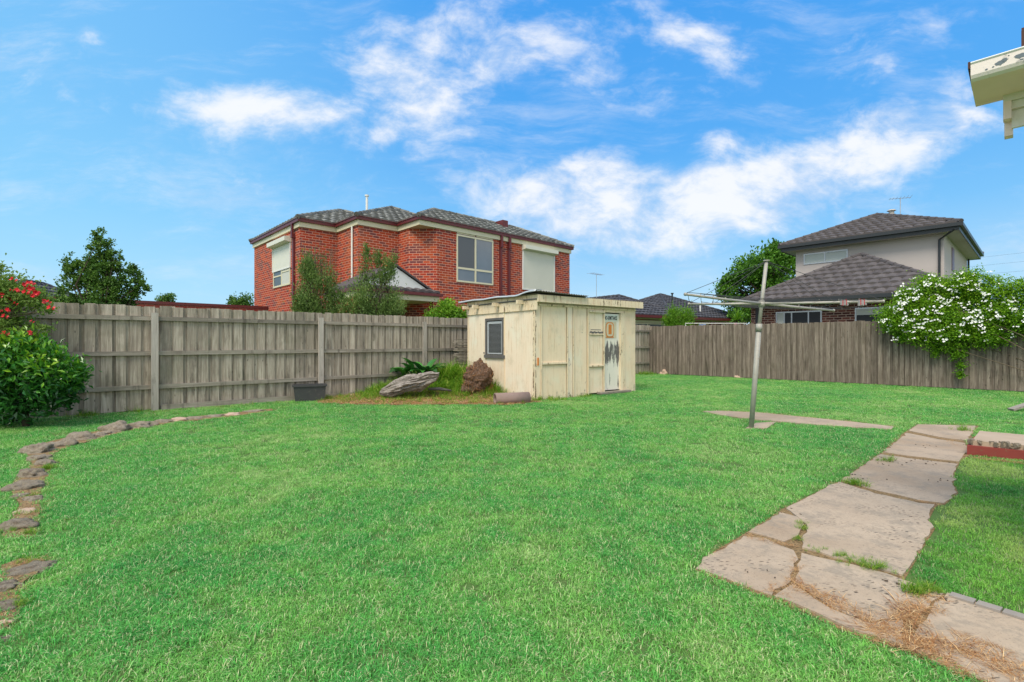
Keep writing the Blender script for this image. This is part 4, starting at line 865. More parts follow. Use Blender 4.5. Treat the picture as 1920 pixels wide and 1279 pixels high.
# ================================================================== GREY HOUSE
GO = (15.6, 17.6); gq = (.735, .678); gh = thing('rendered_house', 'two storey grey rendered house with dark tiled hip roofs beyond the back fence', 'house', (GO[0], GO[1], 0), math.atan2(gq[1], gq[0]))
MB().box(0, 8.1, 0, 4.84, 2.0, 5.22).build('upper_wall', 'render_wall', gh)
MB().box(-3.65, 8.1, -.5, 5.3, 0, 2.66).build('lower_wall', 'brick_brown', gh)
MB().box(-.42, 8.52, -.42, 5.26, 5.221, 5.27).build('soffit', 'soffit_grey', gh)
def ring(x0, x1, y0, y1, w, z0, z1, nm, mt): return MB().box(x0, x1, y0, y0 + w, z0, z1).box(x0, x1, y1 - w, y1, z0, z1).box(x0, x0 + w, y0 + w + .001, y1 - w - .001, z0, z1).box(x1 - w, x1, y0 + w + .001, y1 - w - .001, z0, z1).build(nm, mt, gh)
ring(-.45, 8.55, -.45, 5.29, .03, 5.2, 5.38, 'fascia', 'charcoal_metal'); ring(-.55, 8.65, -.55, 5.39, .10, 5.34, 5.46, 'gutter', 'charcoal_metal')
hip(-.5, 8.6, -.5, 5.34, 5.45, .445, gh, 'tile_charcoal', name='upper_roof')
hip(-4.15, 2.3, -.92, 5.52, 2.83, .555, gh, 'tile_charcoal', 'SWN', name='lower_roof')
MB().box(-4.26, -4.14, -1.02, 5.62, 2.72, 2.84).box(-4.139, 0, -1.02, -.9, 2.72, 2.84).box(-4.139, 0, 5.5, 5.62, 2.72, 2.84).build('lower_gutter', 'charcoal_metal', gh)
MB().box(-4.12, 0, -.88, 5.49, 2.661, 2.72).build('lower_soffit', 'soffit_grey', gh)
def win(par, y0, y1, z0, z1, xw, mull, mt, nm='window', fm='alu', panes=None):
    f = MB().box(xw - .03, xw - .001, y0, y1, z0, z0 + .05).box(xw - .03, xw - .001, y0, y1, z1 - .05, z1)
    ys = [y0] + mull + [y1]
    for y in ys: yy_ = min(max(y, y0 + .022), y1 - .022); f.box(xw - .03, xw - .001, yy_ - .022, yy_ + .022, z0 + .051, z1 - .051)
    o = f.build(nm, fm, par)
    for i, (a_, b_) in enumerate(zip(ys, ys[1:])): MB().box(xw - .012, xw - .002, a_ + .023, b_ - .023, z0 + .05, z1 - .05).build('pane', (panes or [mt] * 9)[i], o)
    return o
win(gh, 2.93, 4.53, 4.60, 5.06, 0, [3.74], 'blind'); win(gh, 2.88, 4.39, 1.2, 2.42, -3.65, [3.30, 3.85, 4.1], 'glass', panes=['dark_room', 'dark_room', 'dark_room', 'curtain'])
ww = win(gh, .5, 1.9, 1.2, 2.45, -3.65, [], 'dark_room'); MB().box(-3.674, -3.663, .55, 1.85, 2.2, 2.4).build('blind', 'curtain', ww)
MB().box(-3.68, -3.651, 4.98, 5.12, 0, 2.66).build('side_panel', 'charcoal_metal', gh)
MB().tube([(-.06, .12, 0.5), (-.06, .12, 5.0), (-.5, -.35, 5.25)], .04, 8).build('downpipe', 'charcoal_metal', gh); MB().tube([(8.0, -.06, .5), (8.0, -.06, 5.2)], .04, 8).build('downpipe', 'charcoal_metal', gh)
o = MB().box(2.2, 2.9, -.02, -.001, 4.1, 5.0).build('side_window', 'maroon', gh)
mb = MB(); p = (2.9, 2.0, 6.55); mb.tube([p, (2.9, 2.0, 6.75), (2.9, 2.0, 6.95)], [.1, .1, .1], 10).tube([(2.9, 2.0, 6.95), (2.9, 2.0, 7.0)], [.17, .12], 10); mb.build('roof_vent', 'soffit_grey', gh)
def antenna(par, x, y, z0, z1, L, rot=0., n=7):
    mb = MB(); mb.tube([(x, y, z0), (x, y, z1)], .016, 6); c_, s_ = math.cos(rot), math.sin(rot); mb.tube([(x - c_ * L / 2, y - s_ * L / 2, z1 - .03), (x + c_ * L / 2, y + s_ * L / 2, z1)], .012, 5)
    for i in range(n): f = (i / (n - 1) - .5) * L; l = .30 - .02 * i; mb.tube([(x + c_ * f + s_ * l, y + s_ * f - c_ * l, z1), (x + c_ * f - s_ * l, y + s_ * f + c_ * l, z1)], .007, 4)
    mb.build('antenna', 'alu', par)
antenna(gh, 4.2, 1.9, 6.5, 7.75, .75, 1.9)

# ================================================================== MIDDLE HOUSE
MD = (.829, .56); MO = (ray(1191) * 26, 26.); mh = thing('bungalow', 'single storey red brick bungalow with dark tiled roof behind the shed', 'house', (MO[0], MO[1], 0), math.atan2(MD[1], MD[0]))
MB().box(-.6, 11.0, .4, 8.4, 0, 2.55).build('wall', 'brick_wall_red', mh); MB().box(-.8, 11.1, .33, 8.5, 2.551, 2.64).build('eave_lining', 'cream', mh)
MB().box(-1.06, 11.3, -.08, .12, 2.62, 2.76).box(-1.16, -1.06, -.08, 9, 2.62, 2.76).box(11.3, 11.4, -.08, 8, 2.62, 2.76).build('gutter', 'maroon', mh)
hip(-1.06, 4.7, 0, 9, 2.75, .455, mh, 'tile_slate', 'SWE', rw=.33); hip(3.0, 11.3, 0, 8.3, 2.75, .43, mh, 'tile_slate', 'SWE', rw=.33)
mb = MB(); mb.bar((4.7, .05, 2.86), (2.55, 2.2, 3.82), .10, .03, .5); mb.build('valley_flashing', 'zinc', mh)
mb = MB().tube([(5.9, 2.2, 3.5), (5.9, 2.2, 4.35)], .05, 8).tube([(5.9, 2.2, 4.35), (5.9, 2.2, 4.42)], .09, 8); mb.build('roof_vent', 'charcoal_metal', mh)
MB().tube([(7.1, 1.0, 3.1), (7.1, 1.0, 3.6)], .05, 8).box(6.9, 7.4, .75, 1.1, 3.08, 3.15).build('flue', 'white_paint', mh)
antenna(mh, 1.5, 4.5, 3.9, 5.55, 1.2, 0.2, 6)
for (x0, x1) in ((-.15, 3.0), (6.0, 7.1), (8.6, 9.0)):
    f = MB().box(x0, x1, .37, .399, 2.28, 2.34).box(x0, x0 + .06, .37, .399, 1., 2.279).box(x1 - .06, x1, .37, .399, 1., 2.279).box((x0 + x1) / 2 - .03, (x0 + x1) / 2 + .03, .37, .399, 1., 2.279).build('window', 'cream', mh)
    MB().box(x0 + .06, x1 - .06, .385, .398, 1., 2.28).build('pane', 'glass_dim', f); MB().box(x0, x1, .375, .399, 2.36, 2.5).build('lintel_panel', 'cream', f)
# far left house
lh = thing('brick_house', 'low brick house with grey hip roof at the far left behind red flowers', 'house', (-29.2, 23.6, 0), .15)
MB().box(0, 5.6, 0, 7, 0, 2.5).build('wall', 'brick_wall_red', lh); hip(-.5, 6.1, -.5, 7.5, 2.6, .62, lh, 'tile_slate', 'SE', rw=.34)
MB().box(-.5, 6.1, -.6, -.5, 2.5, 2.6).box(6.1, 6.2, -.6, 7.5, 2.5, 2.6).build('gutter', 'maroon', lh)

# ================================================================== OWN HOUSE EAVE (right, near)
gv, nv_ = (.69, -.724), (.724, .69); oh = thing('weatherboard_house', 'corner of a white painted house eave with flaking gutter at the upper right', 'house', (2.23, 2.37, 0), math.atan2(gv[1], gv[0]))
# local x = along gutter towards camera, local y = towards the house wall
mb = MB(); prof = [(0, 2.65), (-.005, 2.648), (-.005, 2.592), (.002, 2.577), (.018, 2.566), (.05, 2.562), (.36, 2.563), (.385, 2.570), (.40, 2.585), (.40, 2.65)]
n = len(prof); L = 2.4; mb.v = [(0, y, z) for y, z in prof] + [(L, y, z) for y, z in prof]; mb.f = [tuple(range(n))[::-1]] + [(i, i + 1, i + 1 + n, i + n) for i in range(n - 1)]; mb.t = [.5] * n; mb.mi = [0] * n
mb.mi = [0, 0, 0, 0, 0, 1, 1, 1, 1, 0]; mb.build('gutter', ['peeling', 'eave_bounce_tint'], oh)  # underside faces pinked in the colour to cancel green lawn bounce
R = random.Random(31)
for cx_, cz_, rx_, rz_ in ((.100, 2.612, .020, .010), (.115, 2.620, .012, .008), (.168, 2.618, .020, .011), (.172, 2.600, .007, .003), (.078, 2.603, .004, .003), (.055, 2.600, .005, .004), (.13, 2.635, .003, .002), (.22, 2.61, .02, .012), (.35, 2.61, .03, .014)):
    plate([(cx_ + rx_ * math.cos(k * PI / 7) * R.uniform(.6, 1.2), cz_ + rz_ * math.sin(k * PI / 7) * R.uniform(.6, 1.2)) for k in range(14)], -.0066, -.0051, 'bare_metal_patch', 'bare_metal', oh)
MB().tube([(0, -.004, 2.652), (L, -.004, 2.652)], .006, 6).build('gutter_bead', 'white_paint', oh)
MB().box(-.010, -.001, -.002, .30, 2.63, 2.662).build('barge_capping', 'terracotta_dark', oh)
MB().box(.105, L, .30, .33, 2.53, 2.568).box(.11, L, .315, .345, 2.49, 2.529).box(.135, L, .34, .36, 2.40, 2.489).build('wall_board', 'peeling', oh)
MB().box(.108, .14, .36, .42, 2.37, 2.57).box(.105, .135, .30, .359, 2.44, 2.53).build('eave_bracket', 'eave_bounce_tint', oh)
mb = MB(); tile_face(mb, (.17, .01), (1, 0), (0, 1), 2.2, 2, .42, 2.68, 1.3, 0, 0, .3, .3, .02); mb.build('roof_tiles', 'terracotta_dark', oh); MB().hexa([(.19, .05, 2.61), (2.3, .05, 2.61), (2.3, 1.3, 3.14), (.19, 1.3, 3.14), (.19, .05, 2.66), (2.3, .05, 2.66), (2.3, 1.3, 3.18), (.19, 1.3, 3.18)]).build('roof_deck', 'grey_frame', oh)
MB().box(.75, 2.4, .5, 1.2, 0, 2.56).build('wall', 'white_paint', oh)

# ================================================================== TREES AND SHRUBS
def B(px, py, rx, rz, Y, cx, ry=None):                       # survey blob: photo pixel at depth Y to local coords
    k = Y / FP; return (ray(px) * Y - cx, 0 if ry is None else ry * .0, EYE + (638 - py) * k, rx * k, (rx if ry is None else ry) * k, rz * k)
Y = 12.6; cx = ray(190) * Y
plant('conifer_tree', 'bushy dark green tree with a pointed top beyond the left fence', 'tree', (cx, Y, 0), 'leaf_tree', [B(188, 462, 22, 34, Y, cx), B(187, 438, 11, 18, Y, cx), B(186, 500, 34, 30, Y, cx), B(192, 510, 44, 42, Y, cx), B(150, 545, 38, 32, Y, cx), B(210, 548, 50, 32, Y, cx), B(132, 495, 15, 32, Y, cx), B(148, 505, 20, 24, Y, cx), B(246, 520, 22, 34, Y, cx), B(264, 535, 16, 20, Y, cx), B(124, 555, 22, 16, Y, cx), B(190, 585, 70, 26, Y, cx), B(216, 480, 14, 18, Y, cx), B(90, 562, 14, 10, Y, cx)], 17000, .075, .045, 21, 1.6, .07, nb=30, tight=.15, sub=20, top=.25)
Y = 13.2; cx = ray(595) * Y
plant('tall_shrub', 'tall olive green shrub with thin bare tips, left of the pair against the brick house', 'shrub', (cx, Y, 0), 'leaf_olive', [B(592, 545, 38, 44, Y, cx), B(588, 500, 26, 30, Y, cx), B(603, 590, 44, 36, Y, cx), B(567, 570, 20, 26, Y, cx), B(630, 565, 18, 40, Y, cx)], 13000, .075, .026, 22, 1.2, .03, nb=46, up=1.1, tight=.2, spike=.8, top=.1)
R = random.Random(8); mb = MB()
tsh = C.objects['tall_shrub']
for i in range(34): x = R.uniform(-.45, .55); zt = EYE + (638 - R.uniform(448, 490)) * Y / FP; mb.tube([(x * .5, R.uniform(-.2, .2), 2.6), (x * .8, 0, (2.6 + zt) / 2), (x + R.uniform(-.1, .1), R.uniform(-.2, .2), zt)], [.009, .006, .003], 4)
mb.build('bare_twigs', 'twig', tsh)
Y = 13.1; cx = ray(705) * Y
plant('tall_shrub', 'wide olive green shrub with two upright plumes, right of the pair against the brick house', 'shrub', (cx, Y, 0), 'leaf_olive', [B(700, 556, 48, 40, Y, cx), B(740, 570, 24, 34, Y, cx), B(686, 490, 9, 40, Y, cx), B(686, 465, 7, 18, Y, cx), B(718, 500, 22, 34, Y, cx), B(735, 490, 10, 26, Y, cx), B(708, 480, 8, 24, Y, cx), B(665, 575, 28, 30, Y, cx), B(705, 600, 50, 30, Y, cx)], 13500, .07, .026, 23, 1.2, .03, nb=46, up=1.0, tight=.2, spike=.6, top=.1)
Y = 14.8; cx = ray(838) * Y
plant('lime_bush', 'rounded lime green bush poking above the fence left of the shed', 'shrub', (cx, Y, 0), 'leaf_lime', [B(838, 588, 30, 22, Y, cx), B(815, 592, 20, 14, Y, cx), B(862, 590, 20, 16, Y, cx), B(838, 572, 16, 14, Y, cx), B(838, 610, 44, 20, Y, cx)], 6000, .08, .045, 24, 1.2, .04, top=.3)
Y = 22.; cx = ray(1273) * Y
plant('green_shrub', 'soft yellow green shrub above the back fence in front of the bungalow', 'shrub', (cx, Y, 0), 'leaf_lime', [B(1273, 598, 26, 18, Y, cx), B(1262, 584, 12, 14, Y, cx), B(1290, 590, 12, 14, Y, cx), B(1252, 602, 12, 12, Y, cx), B(1273, 620, 30, 20, Y, cx)], 6500, .11, .025, 25, 1.4, .04, up=1., spike=.5)
Y = 31.; cx = ray(1425) * Y
plant('leafy_tree', 'broad dark green leafy tree left of the grey rendered house', 'tree', (cx, Y, 0), 'leaf_tree_bright', [B(1435, 500, 52, 42, Y, cx), B(1395, 515, 38, 40, Y, cx), B(1372, 540, 28, 34, Y, cx), B(1450, 478, 30, 24, Y, cx), B(1478, 490, 26, 30, Y, cx), B(1455, 545, 50, 40, Y, cx), B(1405, 570, 60, 30, Y, cx), B(1452, 456, 10, 12, Y, cx)], 17000, .21, .13, 26, 4., .2, nb=30, tight=.19, sub=20)
for i, (px, py, r1, r2, Y, lb) in enumerate(((455, 562, 22, 16, 32., 'small dark bush against the left corner of the brick house'), (314, 562, 14, 12, 34., 'little round bush far behind the garage wall'))):
    cx = ray(px) * Y; plant('distant_bush', lb, 'shrub', (cx, Y, 0), 'leaf_tree', [B(px, py, r1, r2, Y, cx), B(px - r1 * .6, py + 4, r1 * .6, r2 * .8, Y, cx), B(px, py + 14, r1, r2, Y, cx)], 2200, .16, .1, 27 + i, 2., .06)
# yucca
Y = 24.; cx = ray(1383) * Y; yc = thing('yucca', 'spiky yellow green yucca top beside the grey house', 'plant', (cx, Y, 0)); mb = MB(); R = random.Random(6)
MB().tube([(0, 0, 0), (0, 0, 2.35)], [.12, .08], 8).build('trunk', 'bark', yc)
for i in range(90):
    az = R.uniform(0, 2 * PI); el = R.uniform(-.2, 1.4); L = R.uniform(.5, .75); d = Vector((math.cos(az) * math.cos(el), math.sin(az) * math.cos(el), math.sin(el))); sd = d.cross(Vector((0, 0, 1))).normalized() * .028; b_ = Vector((0, 0, 2.35)); m_ = b_ + d * L * .5; e = b_ + d * L - Vector((0, 0, .08)); t = R.random()
    mb.face([b_ - sd, b_ + sd, m_ + sd, m_ - sd], t); mb.face([m_ - sd, m_ + sd, e], t)
mb.build('leaves', 'leaf_lime', yc)
# glossy bush front left
Y = 7.4; cx = ray(50) * Y
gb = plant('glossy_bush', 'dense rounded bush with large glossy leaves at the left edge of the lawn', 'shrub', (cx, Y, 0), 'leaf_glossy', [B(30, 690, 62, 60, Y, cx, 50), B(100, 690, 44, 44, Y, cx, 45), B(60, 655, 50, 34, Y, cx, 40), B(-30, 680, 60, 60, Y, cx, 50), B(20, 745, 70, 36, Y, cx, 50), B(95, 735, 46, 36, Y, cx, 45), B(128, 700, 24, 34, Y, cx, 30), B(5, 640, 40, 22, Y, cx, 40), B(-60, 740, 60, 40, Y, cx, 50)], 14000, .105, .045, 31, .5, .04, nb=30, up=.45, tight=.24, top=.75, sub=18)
# red flowering shrub
Y = 7.55; cx = ray(-20) * Y; rsb = thing('red_flowering_shrub', 'arching shrub with scattered bright red flowers above the fence at far left', 'shrub', (cx, Y, 0))
bl = [B(20, 545, 42, 24, Y, cx, 40), B(55, 555, 30, 14, Y, cx, 30), B(-30, 550, 60, 40, Y, cx, 50), B(20, 600, 40, 14, Y, cx, 30), B(78, 612, 20, 5, Y, cx, 15), B(5, 500, 10, 8, Y, cx, 10), B(30, 625, 34, 10, Y, cx, 30), B(88, 578, 12, 6, Y, cx, 10), B(70, 570, 30, 6, Y, cx, 15)]
fo, cl = foliage('foliage', 'leaf_red', bl, 6500, .055, .028, 33, rsb, tight=.34, sub=18); mb = MB(); R = random.Random(9)
mb.tube([(0, 0, 0), (.02, 0, 1.), (.05, 0, 1.9)], [.05, .04, .03], 8)
branches(mb, (.03, 0, 1.6), R.sample(cl, 44), .012, R, .12); mb.build('stems', 'twig', rsb, True)
def blossom(nm, mt, r, petals, seed, cup=.4, core=True):
    R = random.Random(seed); mb = MB()
    for k in range(petals):
        az = 2 * PI * k / petals + R.uniform(-.2, .2); d = Vector((math.cos(az), math.sin(az), 0)); s_ = Vector((-d.y, d.x, 0)) * r * .42; u = Vector((0, 0, cup * r))
        mb.face([(0, 0, 0), tuple(d * r * .6 - s_ + u * .6), tuple(d * r + u), tuple(d * r * .6 + s_ + u * .6)], R.random(), 0)
    return mb
RFL = [(25, 521), (54, 527), (50, 533), (60, 528), (58, 538), (22, 541), (32, 541), (48, 545), (53, 540), (61, 552), (66, 549), (82, 562), (91, 563), (16, 557), (0, 553), (29, 566), (14, 578), (0, 580), (9, 590), (95, 574), (60, 600), (56, 621), (10, 622), (-20, 560), (-35, 590), (68, 546), (4, 548), (45, 530)]
pr = None; R = random.Random(10)
for (px, py) in RFL:
    if pr is None:
        mb = blossom('flower', 'petal_red', .042, 5, 1, .9); v2 = blossom('f', 'x', .036, 5, 2, -.6); mb.raw([(a_ + .01, b_, c_ - .015) for a_, b_, c_ in v2.v], v2.f, v2.t); pr = mb.build('flower', 'petal_red', rsb); f_ = pr
    else: f_ = pr.copy(); C.objects.link(f_); f_.parent = rsb
    yy_ = Y - R.uniform(.15, .4); f_.location = (ray(px) * yy_ - cx, yy_ - Y, EYE + (638 - py) * yy_ / FP); f_.rotation_euler = (R.uniform(.6, 1.8), R.uniform(-.6, .6), R.uniform(-.8, .8)); s_ = R.uniform(.6, 1.0); f_.scale = (s_, s_, s_)
# white flowering climber on the right fence
wc = thing('flowering_climber', 'green climber covered in white blossoms spilling over the right fence', 'climber', tuple(RF0), math.atan2(-RD.y, -RD.x)) # local x toward the right/near end, -y to camera
cb = []; R = random.Random(14)
def top(x): return 2.95 + .18 * math.sin(x * 1.9 + .4) - (max(0, -x - 1.0) * .9)
for x in np.arange(-1.5, 2.6, .27):
    tz = (3.08 if x < .55 else 2.80) - max(0, -x - .6) ** 1.3 * .75; zb_ = 1.55 + max(0, -x - .9) * .7 if x < .9 else 1.85; z = zb_
    while z < tz: cb.append((x + R.uniform(-.08, .08), R.uniform(-.42, -.18) if z < 2 else R.uniform(-.38, .1), z + R.uniform(-.06, .06), R.uniform(.22, .30), R.uniform(.17, .24), R.uniform(.17, .25))); z += .27
for x, z, a_, b_ in ((-.9, 1.5, .25, .2), (-.45, 1.32, .3, .24), (0, 1.3, .3, .28), (.4, 1.4, .26, .2), (-.5, 1.05, .1, .14), (.0, .98, .16, .2), (.02, .66, .07, .12), (.75, 1.4, .2, .16), (.02, .42, .09, .1), (-1.55, 1.75, .14, .12), (-1.3, 1.45, .12, .18), (1.7, 1.55, .1, .16), (1.2, 1.6, .2, .2), (-.6, 3.0, .3, .14), (.2, 3.08, .3, .14), (-1.1, 2.7, .22, .16), (.7, 2.9, .22, .14)): cb.append((x, -.16, z, a_, .14, b_))
rs2 = np.random.default_rng(15)
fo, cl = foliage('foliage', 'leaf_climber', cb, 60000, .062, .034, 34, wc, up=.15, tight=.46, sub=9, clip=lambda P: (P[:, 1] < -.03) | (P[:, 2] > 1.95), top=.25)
mb = MB(); branches(mb, (2.6, -.1, 0.0), [(x_[0], min(x_[1], -.05), x_[2]) for x_ in R.sample(cl, 14)], .018, R, .1); mb.tube([(2.6, -.1, -.05), (2.6, -.1, .3)], .03, 6)
mb.build('stems', 'twig', wc, True)
protos = []
for s_ in range(4):
    R2 = random.Random(s_ + 50); mb = MB()
    for k in range(R2.randint(2, 5)):
        q = blossom('b', 'x', R2.uniform(.024, .036), 5, s_ * 9 + k, R2.uniform(-.1, .5)); off = Vector((R2.gauss(0, .04), R2.gauss(0, .03), R2.gauss(0, .02))); rot = Matrix.Rotation(R2.uniform(-.6, .6), 3, 'X') @ Matrix.Rotation(R2.uniform(-.6, .6), 3, 'Y')
        mb.raw([tuple(rot @ Vector(v_) + off) for v_ in q.v], q.f, q.t)
    protos.append(mb)
made = {}
def put(x, y, z, s_, k):
    if k not in made: made[k] = protos[k].build('blossom', 'petal_white', wc); f_ = made[k]
    else: f_ = made[k].copy(); C.objects.link(f_); f_.parent = wc
    f_.location = (x, y, z); f_.scale = (s_,) * 3; f_.rotation_euler = (R.uniform(.7, 1.5), R.uniform(-.5, .5), R.uniform(-.6, .6))
cnt = 0; small = MB()
while cnt < 250:
    b_ = R.choice(cb); x = b_[0] + R.gauss(0, .55) * b_[3]; z = b_[2] + R.gauss(0, .6) * b_[5]; y = min(b_[1] - b_[4] * R.uniform(1.3, 1.9), -.14)
    if x > 2.2 or z < .95 or R.random() > (z - .7) / 1.2: continue
    if cnt < 96: put(x, y, z, R.uniform(.7, 1.25), cnt % 4)
    else:
        q = protos[R.randint(0, 3)]; rot = Matrix.Rotation(R.uniform(.7, 1.5), 3, 'X'); k_ = R.uniform(.45, .9); small.raw([tuple(rot @ Vector(v_) * k_ + Vector((x, y, z))) for v_ in q.v], q.f, q.t)
    cnt += 1
o = small.build('small_blossoms', 'petal_white', wc); o['kind'] = 'stuff'

# ================================================================== washing behind fence, wires
wr = thing('washing_line', 'white line of small pink and blue washing just above the back fence', 'washing line', (ray(1340) * 21.5, 21.5, 0)); mb = MB(); x0, x1 = (ray(1285) - ray(1340)) * 21.5, (ray(1400) - ray(1340)) * 21.5
mb.box(x0, x1, -.02, .02, 2.10, 2.135); mb.box(x0, x0 + .04, .02, .06, 0, 2.10); mb.box(x1 - .04, x1, .02, .06, 0, 2.10); mb.build('frame', 'white_paint', wr)
R = random.Random(20); mb = MB(); x = -.7
while x < 1.1: w = R.uniform(.05, .16); mb.box(x, x + w, -.05, -.03, 1.5, 2.06 + R.uniform(-.05, .03), R.random(), R.choice((0, 1, 2, 2))); x += w + R.uniform(.0, .05)
mb.build('laundry', ['cloth_pink', 'cloth_blue', 'peg_white'], wr)
pw = thing('power_line', 'thin overhead power wires in the sky at the far right', 'power line', (60, 55, 0)); mb = MB()
for z, dz in ((9.5, 2.0), (10.6, 2.4), (11.6, 2.6)): mb.tube([(-30, 10, z - dz * 1.), (0, 0, z), (30, -10, z + dz)], .008, 4, cap=False)
mb.build('wires', 'wire', pw); MB().tube([(30, -10, 0), (30, -10, 15)], .14, 8).tube([(-30, 10, 0), (-30, 10, 10)], .14, 8).build('poles', 'bark', pw)

# ================================================================== SKY
wo_ = bpy.data.worlds.new('World'); S.world = wo_; wo_.use_nodes = True; g = G(wo_.node_tree)
SUN_EL, SUN_AZ = math.radians(54), math.radians(204)      # azimuth clockwise from +Y: behind the camera, slightly right
sk_ = g.n('ShaderNodeTexSky', sky_type='NISHITA', sun_disc=False, sun_elevation=SUN_EL, sun_rotation=SUN_AZ)
D = g.n('ShaderNodeTexCoord').outputs['Generated']; xyz = g.n('ShaderNodeSeparateXYZ', {0: D}); X, Yc, Zc = xyz.outputs
blue = g.ramp(g.m('MAXIMUM', Zc, 0.), [(0, (.62, .82, .95)), (.09, (.44, .73, .97)), (.22, (.20, .55, .96)), (.36, (.10, .42, .92)), (.60, (.055, .34, .88)), (1, (.05, .27, .75))])
nish = g.mix(1., sk_.outputs[0], (.10, .10, .10), 'MULTIPLY'); base = g.mix(.05, blue, nish); base = g.mix(g.m('MULTIPLY', g.step(X, .05, -.75), .42), base, (.36, .76, 1.))
ys = g.m('MAXIMUM', Yc, .12); u = g.m('DIVIDE', X, ys); v = g.m('DIVIDE', Zc, ys); PV = g.n('ShaderNodeCombineXYZ', {0: u, 1: v, 2: 0.}).outputs[0]
wp = g.n('ShaderNodeTexNoise', {'Vector': PV, 'Scale': 3.0, 'Detail': 3.}).outputs[1]
PW = g.n('ShaderNodeVectorMath', {0: PV, 1: g.n('ShaderNodeVectorMath', {0: wp, 1: (-.5, -.5, -.5)}, operation='ADD').outputs[0]}, operation='MULTIPLY_ADD')
wv = g.n('ShaderNodeVectorMath', {0: g.n('ShaderNodeVectorMath', {0: wp, 1: (.5, .5, .5)}, operation='SUBTRACT').outputs[0], 1: (.16, .12, 0)}, operation='MULTIPLY').outputs[0]
PW = g.n('ShaderNodeVectorMath', {0: PV, 1: wv}, operation='ADD').outputs[0]
CL = [(530, 215, 190, 48, -.08, 1.), (690, 130, 130, 42, -.15, .85), (850, 70, 170, 62, -.1, .85), (790, 200, 85, 62, -.5, 1.), (920, 140, 90, 40, .6, .7), (1150, 120, 190, 90, -.35, .5), (1310, 70, 80, 38, -.2, .75),
      (1740, 238, 110, 56, .25, 1.0), (1600, 285, 160, 56, .35, 1.05), (1420, 358, 210, 58, .12, 1.05), (1250, 400, 230, 58, 0, .95), (1060, 378, 150, 58, .1, .9), (1120, 320, 70, 26, 0, .7), (470, 345, 45, 24, 0, .62), (715, 262, 34, 24, .6, .7), (780, 300, 40, 22, 0, .45), (350, 365, 60, 18, 0, .4),
      (200, 200, 420, 60, -.28, .28), (120, 110, 260, 40, -.3, .25), (1500, 90, 420, 70, -.25, .3), (60, 330, 200, 60, -.1, .22), (1700, 60, 240, 60, .3, .25), (950, 330, 320, 50, 0, .25), (1180, 420, 420, 110, 0, .35), (1330, 280, 60, 20, .1, .55), (190, 70, 40, 30, .3, .35)]
acc = None
for px, py, rx, ry, an, amp in CL:
    mp_ = g.n('ShaderNodeMapping', {0: PW, 1: ((px - 960) / FP, (638 - py) / FP, 0), 2: (0, 0, an), 3: (rx / FP, ry / FP, 1)}, vector_type='TEXTURE').outputs[0]
    l = g.n('ShaderNodeVectorMath', {0: mp_}, operation='LENGTH').outputs[1]; e = g.m('MULTIPLY', g.m('EXPONENT', g.m('MULTIPLY', g.m('POWER', l, 2.), -1.)), amp); acc = e if acc is None else g.m('ADD', acc, e)
acc = g.m('MULTIPLY', acc, g.step(Yc, .12, .3))
wisp = g.noise(g.n('ShaderNodeMapping', {0: PW, 2: (0, 0, .45), 3: (.8, 3.2, 1)}).outputs[0], 2.6, 7, .68)
n1 = g.noise(g.n('ShaderNodeMapping', {0: PW, 2: (0, 0, .3), 3: (1, 1.7, 1)}).outputs[0], 5.5, 7, .62); n2 = g.noise(PW, 2.0, 4, .5)
nn_ = g.m('ADD', g.m('MULTIPLY', n1, .75), g.m('MULTIPLY', n2, .25))
dens = g.m('MULTIPLY', g.step(g.m('ADD', g.m('MULTIPLY', g.m('MINIMUM', acc, 1.15), .78), g.m('MULTIPLY', g.m('SUBTRACT', nn_, .5), 3.1)), .16, 1.12), g.step(acc, .02, .35))
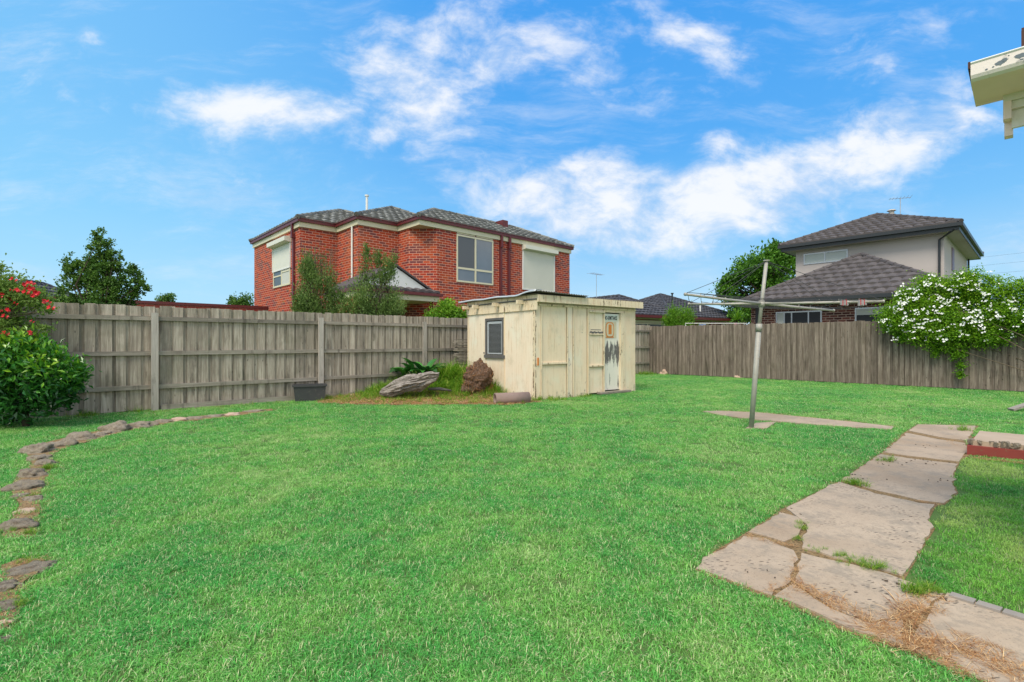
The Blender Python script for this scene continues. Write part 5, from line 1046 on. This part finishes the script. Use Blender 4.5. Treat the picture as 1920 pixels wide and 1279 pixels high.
dens = g.m('MULTIPLY', dens, .92); dens = g.m('MAXIMUM', dens, g.m('MULTIPLY', g.step(wisp, .46, .78), g.m('MULTIPLY', g.step(Yc, .12, .3), .42)))
# broken white cloud added out of view, behind and overhead, to neutralise blue skylight
back = g.step(g.noise(D, 2.2, 3, .6), .40, .62); behind = g.m('MAXIMUM', g.step(Yc, .25, -.15), g.step(Zc, .60, .78)); dens = g.m('MAXIMUM', dens, g.m('MULTIPLY', back, g.m('MULTIPLY', behind, .95)))
ccol = g.mix(g.step(n1, .36, .60), (.62, .74, .93), (.95, .96, .99)); ccol = g.mix(behind, ccol, (1.5, 1.42, 1.3))
fin = g.mix(dens, base, ccol)
wo_.cycles.sampling_method = 'MANUAL'; wo_.cycles.sample_map_resolution = 256
bg = g.n('ShaderNodeBackground', {0: fin, 1: 1.0}); g.n('ShaderNodeOutputWorld', {0: bg.outputs[0]})
sl = bpy.data.lights.new('sun', 'SUN'); sl.energy = 3.1; sl.angle = math.radians(26); sl.color = (1., .92, .79); so = bpy.data.objects.new('sun', sl); C.objects.link(so)
sd = Vector((math.sin(SUN_AZ) * math.cos(SUN_EL), math.cos(SUN_AZ) * math.cos(SUN_EL), math.sin(SUN_EL))); so.rotation_euler = sd.to_track_quat('Z', 'Y').to_euler(); so.location = (0, -5, 20)

# ================================================================== CAMERA
cam = bpy.data.cameras.new('camera'); co_ = bpy.data.objects.new('camera', cam); C.objects.link(co_); S.camera = co_
cam.sensor_width = 36; cam.lens = 36 * FP / 1920; cam.clip_end = 2000; cam.clip_start = .05; co_.location = (0, 0, EYE); co_.rotation_euler = (PI / 2, 0, 0); cam.shift_y = -(638 - 639.5) / 1920
S.render.resolution_x, S.render.resolution_y = 1024, 682
S.view_settings.view_transform = 'Standard'; S.view_settings.look = 'None'; S.view_settings.exposure = .06; S.view_settings.gamma = 1
S.cycles.max_bounces = 4; S.cycles.diffuse_bounces = 3; S.cycles.glossy_bounces = 2; S.cycles.transmission_bounces = 3; S.cycles.transparent_max_bounces = 4
